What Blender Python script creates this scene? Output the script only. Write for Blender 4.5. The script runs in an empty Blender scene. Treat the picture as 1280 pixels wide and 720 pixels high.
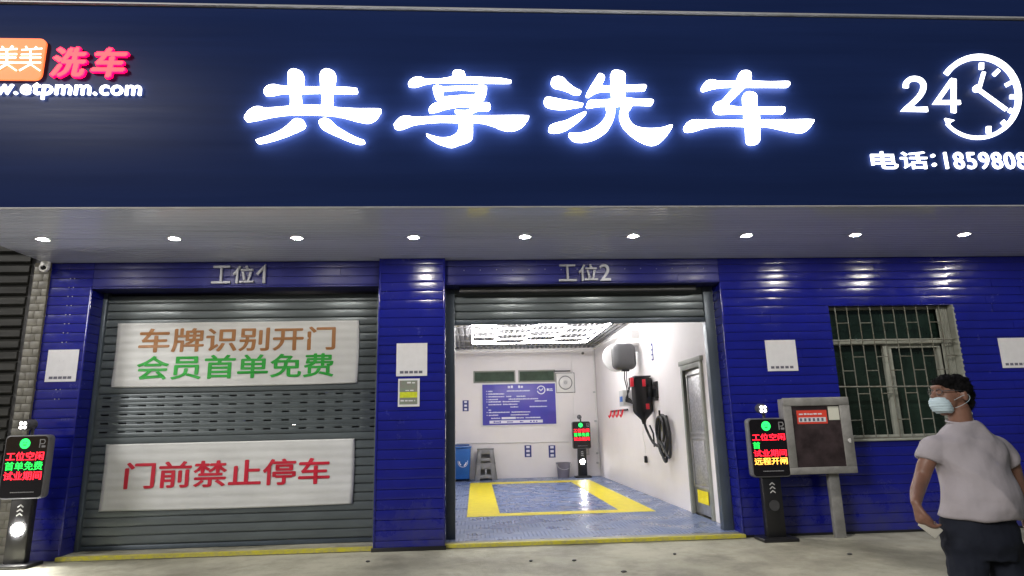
import bpy, bmesh, math, random
from mathutils import Vector, Matrix, noise
random.seed(7)
S = bpy.context.scene
COL = S.collection
R = math.radians

# ------------------------------------------------------------------ materials
def mat(name, col, rough=.5, metal=0, emit=None, estr=0, var=0, vscale=3, bump=0, bscale=20, bstretch=(1,1,1),
        col2=None, spec=.5, rvar=0, coat=0, trans=0, stretch=(1,1,1)):
    m = bpy.data.materials.new(name); m.use_nodes = True
    nt = m.node_tree; N = nt.nodes; L = nt.links
    b = N['Principled BSDF']
    b.inputs['Base Color'].default_value = (*col, 1)
    b.inputs['Roughness'].default_value = rough
    b.inputs['Metallic'].default_value = metal
    b.inputs['Specular IOR Level'].default_value = spec
    b.inputs['Coat Weight'].default_value = coat
    b.inputs['Coat Roughness'].default_value = .08
    b.inputs['Transmission Weight'].default_value = trans
    if emit:
        b.inputs['Emission Color'].default_value = (*emit, 1)
        b.inputs['Emission Strength'].default_value = estr
    tc = N.new('ShaderNodeTexCoord')
    def tex(scale, st, detail=6):
        mp = N.new('ShaderNodeMapping'); mp.inputs['Scale'].default_value = st
        L.new(tc.outputs['Object'], mp.inputs['Vector'])
        n = N.new('ShaderNodeTexNoise'); n.inputs['Scale'].default_value = scale
        n.inputs['Detail'].default_value = detail; n.inputs['Roughness'].default_value = .6
        L.new(mp.outputs['Vector'], n.inputs['Vector']); return n
    if var or col2:
        n = tex(vscale, stretch)
        r = N.new('ShaderNodeValToRGB')
        r.color_ramp.elements[0].position = .35; r.color_ramp.elements[1].position = .68
        c2 = col2 or tuple(min(1, c*(1+var)) for c in col)
        c1 = col if col2 else tuple(c*(1-var) for c in col)
        r.color_ramp.elements[0].color = (*c1, 1); r.color_ramp.elements[1].color = (*c2, 1)
        L.new(n.outputs['Fac'], r.inputs['Fac']); L.new(r.outputs['Color'], b.inputs['Base Color'])
    if rvar:
        n = tex(vscale*1.7, stretch)
        mr = N.new('ShaderNodeMapRange'); mr.inputs['From Min'].default_value = .3; mr.inputs['From Max'].default_value = .7
        mr.inputs['To Min'].default_value = max(0, rough-rvar); mr.inputs['To Max'].default_value = rough+rvar
        L.new(n.outputs['Fac'], mr.inputs['Value']); L.new(mr.outputs['Result'], b.inputs['Roughness'])
    if bump:
        n = tex(bscale, bstretch)
        bp = N.new('ShaderNodeBump'); bp.inputs['Strength'].default_value = bump; bp.inputs['Distance'].default_value = .01
        L.new(n.outputs['Fac'], bp.inputs['Height']); L.new(bp.outputs['Normal'], b.inputs['Normal'])
    return m

def emis(name, col, s):
    return mat(name, (.02, .02, .02) if s < 1 else tuple(min(.8, c) for c in col), .5, emit=col, estr=s)

M = dict(
  clad=mat('blue_gloss_cladding', (.007,.010,.20), .15, var=.12, vscale=1.5, bump=.25, bscale=3, bstretch=(.35,1,2), rvar=.05, spec=.6),
  clad_dark=mat('blue_groove', (.005,.006,.07), .5),
  fascia=mat('navy_aluminium_panel', (.017,.034,.130), .34, spec=.04, var=.10, vscale=1.2, stretch=(.25,1,6), bump=.03, bscale=3, bstretch=(.2,1,3), rvar=.05),
  seam=mat('panel_seam', (.006,.01,.03), .6),
  trim=mat('pale_trim', (.6,.6,.62), .35, var=.1),
  soffit=mat('grey_soffit_strip', (.52,.54,.66), .07, var=.05, vscale=2, stretch=(.2,1,1), bump=.05, bscale=3, bstretch=(.3,2,1), rvar=.05),
  groove=mat('soffit_groove', (.25,.25,.28), .5),
  slat=mat('grey_steel_slat', (.11,.13,.142), .36, metal=.35, var=.14, vscale=2.5, stretch=(.5,1,4), rvar=.08, bump=.12, bscale=9, bstretch=(.2,1,1)),
  rail=mat('dark_grey_rail', (.075,.095,.12), .4, metal=.3, var=.12),
  dark=mat('dark_interior', (.02,.02,.022), .8),
  oldslat=mat('old_dark_slat', (.020,.020,.018), .6, metal=.2, var=.35, vscale=2, stretch=(.4,1,5), rvar=.1),
  tile=mat('white_tile_strip', (.11,.105,.09), .5, col2=(.22,.21,.18), vscale=6, bump=.2, bscale=15),
  grime=mat('grimy_joint', (.1,.09,.07), .8),
  white=mat('white_wall', (.80,.765,.77), .6, var=.025, vscale=1.2, bump=.05, bscale=4),
  white2=mat('white_plastic', (.78,.77,.76), .35, var=.03),
  vinyl=mat('banner_vinyl', (.58,.59,.60), .42, var=.05, vscale=2, bump=.5, bscale=3, bstretch=(.5,1,1.2)),
  brown=mat('brown_ink', (.32,.14,.045), .5, var=.1), green=mat('green_ink', (.02,.33,.04), .5, var=.1), red=mat('red_ink', (.50,.005,.03), .5, var=.1),
  silver=mat('brushed_silver', (.42,.43,.49), .55, metal=.3, var=.1),
  concrete_wall=mat('plain_render', (.12,.12,.13), .8, var=.2),
  black=mat('black_plastic', (.012,.012,.014), .35, var=.2, spec=.5),
  blackgloss=mat('black_glass', (.008,.007,.010), .12),
  bezel=mat('grey_bezel', (.10,.10,.11), .4), darkgrey=mat('dark_grey_plastic', (.055,.055,.06), .45, var=.15),
  midgrey=mat('mid_grey_plastic', (.22,.22,.23), .45, var=.1, vscale=8), lightgrey=mat('light_grey', (.5,.5,.5), .5),
  zinc=mat('weathered_steel', (.20,.195,.19), .5, metal=.25, col2=(.30,.295,.285), vscale=7, bump=.2, bscale=30, rvar=.1),
  cream=mat('cream_window_frame', (.25,.26,.23), .5, var=.1, vscale=6), bars=mat('window_bar_paint', (.15,.16,.145), .5, col2=(.10,.085,.06), vscale=14),
  glassdark=mat('dark_green_glass', (.010,.020,.016), .1, var=.4, vscale=2, bump=.1, bscale=2),
  glassgreen=mat('green_tinted_glass', (.045,.075,.05), .5, spec=.2, var=.3, vscale=3),
  cabglass=mat('smoked_cover', (.035,.025,.028), .14, var=.5, vscale=4, bump=.6, bscale=6),
  paper=mat('white_sticker', (.62,.62,.66), .45, var=.04, vscale=10), paper2=mat('cream_paper', (.55,.55,.48), .6),
  ink=mat('grey_ink', (.10,.10,.14), .6), inkred=mat('pink_ink', (.6,.06,.1), .5), stickred=mat('red_sticker', (.62,.05,.03), .5),
  yg=mat('yellow_green_print', (.50,.55,.02), .5, var=.2, vscale=20), gg=mat('grey_green_print', (.16,.22,.17), .45, col2=(.20,.17,.16), vscale=12),
  board=mat('blue_board', (.055,.065,.42), .35, col2=(.10,.06,.42), vscale=.8), boardtxt=mat('board_white', (.75,.75,.85), .5),
  navy=mat('navy_label', (.03,.04,.20), .5),
  yellow=mat('yellow_tile', (.84,.70,.003), .4, var=.08, vscale=6, bump=.3, bscale=40), yline=mat('worn_yellow_paint', (.52,.47,.02), .6, col2=(.34,.31,.12), vscale=18, stretch=(1,1,1)),
  bin=mat('blue_bin', (.02,.12,.42), .4, var=.1), purple=mat('grey_purple_bucket', (.17,.16,.20), .4),
  steel=mat('stainless_door', (.45,.45,.44), .3, metal=.7, var=.15, vscale=9), steel2=mat('door_relief', (.30,.30,.31), .35, metal=.6, col2=(.55,.55,.56), vscale=26, bump=1, bscale=22),
  rubber=mat('black_rubber_hose', (.012,.012,.014), .45), redpl=mat('red_plastic', (.7,.02,.04), .4),
  skin=mat('skin', (.22,.11,.075), .5, var=.1, vscale=14), hair=mat('black_hair', (.005,.0045,.005), .85, spec=.15, bump=1, bscale=60, bstretch=(1,1,.3)),
  shirt=mat('white_cotton', (.39,.355,.38), .85, var=.04, vscale=5, bump=1, bscale=5), jeans=mat('black_denim', (.010,.012,.021), .85, spec=.2, col2=(.017,.020,.031), vscale=8, bump=.6, bscale=14),
  mask=mat('pale_blue_mask', (.55,.68,.74), .7, bump=.6, bscale=25, bstretch=(.3,.3,3)), shoe=mat('dark_shoe', (.03,.03,.03), .5), phone=mat('pale_phone', (.5,.48,.42), .3),
  e_letter=emis('lit_white_letter', (.95,.95,1), 7.5), e_small=emis('lit_white_small_letter', (.93,.95,1), 2.4),
  e_red=emis('lit_red_side', (1,.0,.06), 2.2), e_redface=emis('lit_red_face', (1,.07,.085), 1.05),
  e_orange=emis('lit_orange_badge', (1,.16,.045), 1.05), e_mm=emis('lit_badge_lines', (1,.8,.75), 1.6),
  e_down=emis('downlight_lens', (1,.94,.84), 650), e_hex=emis('led_tube', (1,.975,.96), 32),
  e_ledred=emis('led_red', (1,.012,.03), 2.2), e_ledgreen=emis('led_green', (.02,1,.10), 1.0), e_ledyel=emis('led_amber', (1,.40,.06), 2.0),
  e_go=emis('green_signal', (.02,.85,.12), 1.3), e_cam=emis('camera_led', (1,.93,.9), 14), e_fill=emis('fill_lamp', (1,.97,.88), 1100), e_fill2=emis('fill_lamp_inner', (1,.97,.92), 55),
  reel=mat('reel_grey', (.075,.075,.08), .45, bump=.3, bscale=30),
)

def special_ground():
    m = bpy.data.materials.new('stained_concrete'); m.use_nodes = True
    nt = m.node_tree; N = nt.nodes; L = nt.links; b = N['Principled BSDF']
    tc = N.new('ShaderNodeTexCoord')
    def nz(s, d=8, r=.6):
        n = N.new('ShaderNodeTexNoise'); n.inputs['Scale'].default_value = s; n.inputs['Detail'].default_value = d; n.inputs['Roughness'].default_value = r
        L.new(tc.outputs['Object'], n.inputs['Vector']); return n
    def ramp(n, p0, c0, p1, c1):
        r = N.new('ShaderNodeValToRGB'); e = r.color_ramp.elements
        e[0].position = p0; e[0].color = (*c0, 1); e[1].position = p1; e[1].color = (*c1, 1)
        L.new(n.outputs['Fac'], r.inputs['Fac']); return r
    a = ramp(nz(.55, 10, .62), .38, (.20,.196,.155), .56, (.42,.412,.335))
    c = ramp(nz(1.7, 12, .70), .36, (.62,.62,.60), .54, (1,1,1))
    d = ramp(nz(60, 4, .7), .3, (.90,.90,.90), .7, (1,1,1))
    x = N.new('ShaderNodeMixRGB'); x.blend_type = 'MULTIPLY'; x.inputs['Fac'].default_value = .8
    L.new(a.outputs['Color'], x.inputs['Color1']); L.new(c.outputs['Color'], x.inputs['Color2'])
    y = N.new('ShaderNodeMixRGB'); y.blend_type = 'MULTIPLY'; y.inputs['Fac'].default_value = 1
    L.new(x.outputs['Color'], y.inputs['Color1']); L.new(d.outputs['Color'], y.inputs['Color2'])
    L.new(y.outputs['Color'], b.inputs['Base Color'])
    r = N.new('ShaderNodeMapRange'); r.inputs['To Min'].default_value = .35; r.inputs['To Max'].default_value = .85
    L.new(nz(1.3).outputs['Fac'], r.inputs['Value']); L.new(r.outputs['Result'], b.inputs['Roughness'])
    bp = N.new('ShaderNodeBump'); bp.inputs['Strength'].default_value = .5; bp.inputs['Distance'].default_value = .02
    L.new(nz(14, 10, .75).outputs['Fac'], bp.inputs['Height']); L.new(bp.outputs['Normal'], b.inputs['Normal'])
    return m
M['ground'] = special_ground()
def special_clad():
    """glossy blue boards: faded patches, uneven gloss, splashed dust near the ground"""
    m = M['clad']; nt = m.node_tree; N = nt.nodes; L = nt.links; b = N['Principled BSDF']
    tc = N.new('ShaderNodeTexCoord'); sx = N.new('ShaderNodeSeparateXYZ'); L.new(tc.outputs['Object'], sx.inputs['Vector'])
    n = N.new('ShaderNodeTexNoise'); n.inputs['Scale'].default_value = 3.5; n.inputs['Detail'].default_value = 9; n.inputs['Roughness'].default_value = .72
    L.new(tc.outputs['Object'], n.inputs['Vector'])
    zr = N.new('ShaderNodeMapRange'); zr.inputs['From Min'].default_value = 0; zr.inputs['From Max'].default_value = .75
    zr.inputs['To Min'].default_value = .30; zr.inputs['To Max'].default_value = 0; L.new(sx.outputs['Z'], zr.inputs['Value'])
    ad = N.new('ShaderNodeMath'); ad.operation = 'ADD'; L.new(n.outputs['Fac'], ad.inputs[0]); L.new(zr.outputs['Result'], ad.inputs[1])
    rp = N.new('ShaderNodeMapRange'); rp.inputs['From Min'].default_value = .60; rp.inputs['From Max'].default_value = .92; rp.inputs['To Max'].default_value = .55
    L.new(ad.outputs[0], rp.inputs['Value'])
    old = b.inputs['Base Color'].links[0].from_socket
    mx = N.new('ShaderNodeMixRGB'); mx.inputs['Color2'].default_value = (.055,.055,.10,1)
    L.new(rp.outputs['Result'], mx.inputs['Fac']); L.new(old, mx.inputs['Color1']); L.new(mx.outputs['Color'], b.inputs['Base Color'])
    rr = N.new('ShaderNodeMapRange'); rr.inputs['From Min'].default_value = .35; rr.inputs['From Max'].default_value = .85
    rr.inputs['To Min'].default_value = .10; rr.inputs['To Max'].default_value = .42
    L.new(ad.outputs[0], rr.inputs['Value']); L.new(rr.outputs['Result'], b.inputs['Roughness'])
special_clad()
M['clad_l'] = mat('matt_blue_lintel_boards', (.009,.012,.17), .42, var=.15, vscale=2, rvar=.10, bump=.2, bscale=3)

def special_floor(name, c0, c1, rough):
    """interlocking ribbed plastic tiles: rib direction alternates tile by tile"""
    m = bpy.data.materials.new(name); m.use_nodes = True
    nt = m.node_tree; N = nt.nodes; L = nt.links; b = N['Principled BSDF']
    tc = N.new('ShaderNodeTexCoord')
    b.inputs['Specular IOR Level'].default_value = .32
    ck = N.new('ShaderNodeTexChecker'); ck.inputs['Scale'].default_value = 2.5
    mp = N.new('ShaderNodeMapping'); mp.inputs['Location'].default_value = (.013, .017, .1)
    L.new(tc.outputs['Object'], mp.inputs['Vector']); L.new(mp.outputs['Vector'], ck.inputs['Vector'])
    def wave(d):
        w = N.new('ShaderNodeTexWave'); w.bands_direction = d; w.inputs['Scale'].default_value = 5.2; w.inputs['Distortion'].default_value = .12
        w.inputs['Detail'].default_value = 1
        L.new(tc.outputs['Object'], w.inputs['Vector']); return w
    mx = N.new('ShaderNodeMixRGB'); L.new(ck.outputs['Fac'], mx.inputs['Fac'])
    L.new(wave('X').outputs['Color'], mx.inputs['Color1']); L.new(wave('Y').outputs['Color'], mx.inputs['Color2'])
    rp = N.new('ShaderNodeValToRGB'); e = rp.color_ramp.elements
    e[0].position = .12; e[0].color = (*c0, 1); e[1].position = .5; e[1].color = (*c1, 1)
    L.new(mx.outputs['Color'], rp.inputs['Fac'])
    n = N.new('ShaderNodeTexNoise'); n.inputs['Scale'].default_value = 2.2; n.inputs['Detail'].default_value = 6
    L.new(tc.outputs['Object'], n.inputs['Vector'])
    my = N.new('ShaderNodeMixRGB'); my.blend_type = 'MULTIPLY'; my.inputs['Fac'].default_value = .22
    L.new(rp.outputs['Color'], my.inputs['Color1']); L.new(n.outputs['Fac'], my.inputs['Color2'])
    L.new(my.outputs['Color'], b.inputs['Base Color'])
    mr = N.new('ShaderNodeMapRange'); mr.inputs['From Min'].default_value = .4; mr.inputs['From Max'].default_value = .6
    mr.inputs['To Min'].default_value = rough*.45; mr.inputs['To Max'].default_value = rough
    L.new(n.outputs['Fac'], mr.inputs['Value']); L.new(mr.outputs['Result'], b.inputs['Roughness'])
    bp = N.new('ShaderNodeBump'); bp.inputs['Strength'].default_value = .35; bp.inputs['Distance'].default_value = .004
    L.new(mx.outputs['Color'], bp.inputs['Height']); L.new(bp.outputs['Normal'], b.inputs['Normal'])
    return m
M['floor'] = special_floor('blue_grey_ribbed_tiles', (.09,.13,.26), (.23,.29,.47), .5)
M['floor_c'] = special_floor('blue_ribbed_tiles', (.12,.18,.38), (.16,.23,.45), .36)

# ------------------------------------------------------------------ things
def empty(name, label=None, cat=None, loc=(0,0,0), group=None, kind=None):
    o = bpy.data.objects.new(name, None); COL.objects.link(o); o.location = loc
    o.empty_display_size = .1
    tag(o, label, cat, group, kind); o['_w'] = list(loc); return o
def tag(o, label=None, cat=None, group=None, kind=None):
    if label: o['label'] = label
    if cat: o['category'] = cat
    if group: o['group'] = group
    if kind: o['kind'] = kind
    return o
def wl(o):
    v = Vector((0,0,0))
    while o is not None: v += o.location; o = o.parent
    return v
class MB:
    def __init__(s): s.v = []; s.f = []
    def add(s, vs, fs):
        n = len(s.v); s.v += [tuple(v) for v in vs]; s.f += [tuple(i+n for i in f) for f in fs]; return s
    def box(s, x0, x1, y0, y1, z0, z1):
        return s.add([(x0,y0,z0),(x1,y0,z0),(x1,y1,z0),(x0,y1,z0),(x0,y0,z1),(x1,y0,z1),(x1,y1,z1),(x0,y1,z1)],
                     [(0,3,2,1),(4,5,6,7),(0,1,5,4),(1,2,6,5),(2,3,7,6),(3,0,4,7)])
    def prism(s, poly, y0, y1):
        """(x,z) outline given depth from y0 to y1"""
        n = len(poly)
        a = sum(poly[i][0]*poly[(i+1)%n][1]-poly[(i+1)%n][0]*poly[i][1] for i in range(n))
        if a < 0: poly = poly[::-1]
        vs = [(p[0],y0,p[1]) for p in poly]+[(p[0],y1,p[1]) for p in poly]
        fs = [tuple(range(n)), tuple(range(2*n-1,n-1,-1))]+[(i, i+n, (i+1)%n+n, (i+1)%n) for i in range(n)]
        return s.add(vs, fs)
    def cyl(s, p0, p1, r0, r1=None, n=16):
        r1 = r0 if r1 is None else r1
        p0 = Vector(p0); p1 = Vector(p1); d = (p1-p0).normalized()
        u = d.orthogonal().normalized(); w = d.cross(u)
        vs = []
        for p, r in ((p0,r0),(p1,r1)):
            vs += [p+(u*math.cos(2*math.pi*i/n)+w*math.sin(2*math.pi*i/n))*r for i in range(n)]
        return s.add(vs, [tuple(range(n-1,-1,-1)), tuple(range(n,2*n))]+[(i,(i+1)%n,(i+1)%n+n,i+n) for i in range(n)])
    def tube(s, path, r, n=8, closed=False):
        P = [Vector(p) for p in path]; m = len(P); rings = []
        u = None
        for i in range(m):
            a = P[(i-1)%m] if (i or closed) else P[i]; b = P[(i+1)%m] if (i < m-1 or closed) else P[i]
            d = (b-a).normalized()
            u = d.orthogonal().normalized() if u is None else (u-d*u.dot(d)).normalized()
            w = d.cross(u); rr = r[i] if isinstance(r, (list, tuple)) else r
            rings.append([P[i]+(u*math.cos(2*math.pi*k/n)+w*math.sin(2*math.pi*k/n))*rr for k in range(n)])
        vs = [v for q in rings for v in q]; fs = []
        for i in range(m if closed else m-1):
            j = (i+1)%m
            fs += [(i*n+k, i*n+(k+1)%n, j*n+(k+1)%n, j*n+k) for k in range(n)]
        if not closed: fs += [tuple(range(n-1,-1,-1)), tuple((m-1)*n+k for k in range(n))]
        return s.add(vs, fs)
    def ball(s, c, r, nu=16, nv=10):
        r = (r,r,r) if not hasattr(r, '__len__') else r; c = Vector(c)
        vs = [c+Vector((0,0,r[2]))]; fs = []
        for j in range(1, nv):
            t = math.pi*j/nv
            vs += [c+Vector((r[0]*math.sin(t)*math.cos(2*math.pi*i/nu), r[1]*math.sin(t)*math.sin(2*math.pi*i/nu), r[2]*math.cos(t))) for i in range(nu)]
        vs.append(c-Vector((0,0,r[2])))
        fs += [(0, 1+i, 1+(i+1)%nu) for i in range(nu)]
        for j in range(nv-2):
            fs += [(1+j*nu+i, 1+(j+1)*nu+i, 1+(j+1)*nu+(i+1)%nu, 1+j*nu+(i+1)%nu) for i in range(nu)]
        k = len(vs)-1; q = 1+(nv-2)*nu
        fs += [(k, q+(i+1)%nu, q+i) for i in range(nu)]
        return s.add(vs, fs)
    def lathe(s, c, prof, n=28, axis='z'):
        """prof: (radius, height) pairs"""
        vs = []; m = len(prof)
        for r, h in prof:
            for i in range(n):
                a = 2*math.pi*i/n; x, y = r*math.cos(a), r*math.sin(a)
                v = {'z': (x,y,h), 'y': (x,h,y), 'x': (h,x,y)}[axis]
                vs.append((c[0]+v[0], c[1]+v[1], c[2]+v[2]))
        fs = [(j*n+i, j*n+(i+1)%n, (j+1)*n+(i+1)%n, (j+1)*n+i) for j in range(m-1) for i in range(n)]
        fs += [tuple(range(n-1,-1,-1)), tuple((m-1)*n+i for i in range(n))]
        return s.add(vs, fs)
    def loft(s, rings, n=20):
        """rings: (centre, ru, rv, u, v)"""
        vs = []
        for c, ru, rv, u, v in rings:
            c = Vector(c); u = Vector(u); v = Vector(v)
            vs += [c+u*ru*math.cos(2*math.pi*i/n)+v*rv*math.sin(2*math.pi*i/n) for i in range(n)]
        m = len(rings)
        fs = [(j*n+i, j*n+(i+1)%n, (j+1)*n+(i+1)%n, (j+1)*n+i) for j in range(m-1) for i in range(n)]
        fs += [tuple(range(n-1,-1,-1)), tuple((m-1)*n+i for i in range(n))]
        return s.add(vs, fs)
    def ribbon(s, path, w, y0, y1):
        """a flat stroke of width w along an (x,z) path, extruded in depth"""
        L_ = []; R_ = []; m = len(path)
        for i in range(m):
            p = Vector(path[i]); a = Vector(path[max(0,i-1)]); b = Vector(path[min(m-1,i+1)])
            d1 = (p-a).normalized() if i else (b-p).normalized(); d2 = (b-p).normalized() if i < m-1 else d1
            n1 = Vector((-d1.y, d1.x)); n2 = Vector((-d2.y, d2.x)); q = (n1+n2).normalized()
            k = w/2/max(.45, q.dot(n1))
            L_.append(tuple(p+q*k)); R_.append(tuple(p-q*k))
        return s.prism(L_+R_[::-1], y0, y1)
    def build(s, name, m, parent=None, smooth=False, bevel=0, label=None, cat=None, group=None, kind=None, seg=2):
        me = bpy.data.meshes.new(name)
        if parent is None:
            xs = [v[0] for v in s.v]; ys = [v[1] for v in s.v]; zs = [v[2] for v in s.v]
            org = Vector(((min(xs)+max(xs))/2, (min(ys)+max(ys))/2, min(zs)))
        else: org = wl(parent)
        me.from_pydata([tuple(Vector(v)-org) for v in s.v], [], s.f)
        bm = bmesh.new(); bm.from_mesh(me); bmesh.ops.recalc_face_normals(bm, faces=bm.faces)
        if bevel:
            es = [e for e in bm.edges if e.is_manifold and e.calc_face_angle(0) > .5]
            bmesh.ops.bevel(bm, geom=es, offset=bevel, segments=seg, affect='EDGES', profile=.5, clamp_overlap=True)
        bm.to_mesh(me); bm.free()
        me.materials.append(M[m] if isinstance(m, str) else m)
        o = bpy.data.objects.new(name, me); COL.objects.link(o)
        if parent is None: o.location = org
        else: o.parent = parent
        if smooth:
            for p in me.polygons: p.use_smooth = True
            if smooth != 'all' and hasattr(me, 'set_sharp_from_angle'): me.set_sharp_from_angle(angle=R(smooth if smooth is not True else 40))
        elif bevel and hasattr(me, 'set_sharp_from_angle'):
            for p in me.polygons: p.use_smooth = True
            me.set_sharp_from_angle(angle=R(35))
        return tag(o, label, cat, group, kind)

def smooth_loop(pts, k=2, sub=5):
    """Catmull-Rom through a closed outline"""
    out = []; n = len(pts)
    for i in range(n):
        p0, p1, p2, p3 = (Vector(pts[(i+j-1)%n]) for j in range(4))
        d = (p2-p1).length
        t1 = (p2-p0)*.5; t2 = (p3-p1)*.5
        if t1.length > d*.9: t1 = t1.normalized()*d*.9
        if t2.length > d*.9: t2 = t2.normalized()*d*.9
        for s_ in range(sub):
            t = s_/sub
            out.append(tuple(p1*(2*t**3-3*t*t+1)+t1*(t**3-2*t*t+t)+p2*(-2*t**3+3*t*t)+t2*(t**3-t*t)))
    return out

def catmull(pts, sub=6):
    P = [Vector(p) for p in pts]; out = []
    for i in range(len(P)-1):
        p0 = P[max(0,i-1)]; p1 = P[i]; p2 = P[i+1]; p3 = P[min(len(P)-1,i+2)]
        for s_ in range(sub):
            t = s_/sub
            out.append(.5*((2*p1)+(p2-p0)*t+(2*p0-5*p1+4*p2-p3)*t*t+(3*p1-p0-3*p2+p3)*t**3))
    out.append(P[-1]); return out

_txt = {}
def glyphs(s, bold, shear, spacing=1.0):
    key = (s, bold, shear, spacing)
    if key not in _txt:
        c = bpy.data.curves.new('t', 'FONT'); c.body = s; c.offset = bold; c.shear = shear; c.extrude = .5
        c.space_character = spacing; c.resolution_u = 4
        o = bpy.data.objects.new('t', c); COL.objects.link(o)
        dg = bpy.context.evaluated_depsgraph_get(); dg.update()
        me = bpy.data.meshes.new_from_object(o.evaluated_get(dg))
        _txt[key] = ([tuple(v.co) for v in me.vertices], [tuple(p.vertices) for p in me.polygons])
        bpy.data.objects.remove(o); bpy.data.meshes.remove(me); bpy.data.curves.remove(c)
    return _txt[key]
def text(mb, s, x0, x1, z0, z1, y0, y1, bold=.015, shear=0, spacing=1.0):
    """lettering facing -Y, fitted to the rectangle x0..x1, z0..z1; heavier weight from shifted copies"""
    vs, fs = glyphs(s, 0, shear, spacing)
    ax = min(v[0] for v in vs); bx = max(v[0] for v in vs); ay = min(v[1] for v in vs); by = max(v[1] for v in vs)
    d = bold*(z1-z0)*1.1; e = min(.0004, abs(y1-y0)/12)
    x0 += d; x1 -= d; z0 += d*.7; z1 -= d*.7
    offs = [(0,0)] if bold < .004 else [(-d,0),(d,0),(0,-d*.7),(0,d*.7),(-d*.7,-d*.5),(d*.7,d*.5)]
    for k, (dx, dz) in enumerate(offs):
        mb.add([(x0+dx+(v[0]-ax)/(bx-ax)*(x1-x0), y0-k*e if v[2] > 0 else y1+k*e*.3, z0+dz+(v[1]-ay)/(by-ay)*(z1-z0)) for v in vs], fs)
    return mb
def rrect(x0, x1, z0, z1, r, n=6):
    out = []
    for cx, cz, a0 in ((x1-r,z1-r,0),(x0+r,z1-r,90),(x0+r,z0+r,180),(x1-r,z0+r,270)):
        out += [(cx+r*math.cos(R(a0+90*i/n)), cz+r*math.sin(R(a0+90*i/n))) for i in range(n+1)]
    return out
def dashes(mb, x0, x1, z, h, y0, y1, wmin=.02, wmax=.06, gap=.3):
    x = x0
    while x < x1:
        w = random.uniform(wmin, wmax); mb.box(x, min(x+w, x1), y0, y1, z, z+h*random.uniform(.8,1.1)); x += w*(1+gap)
    return mb
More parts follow.
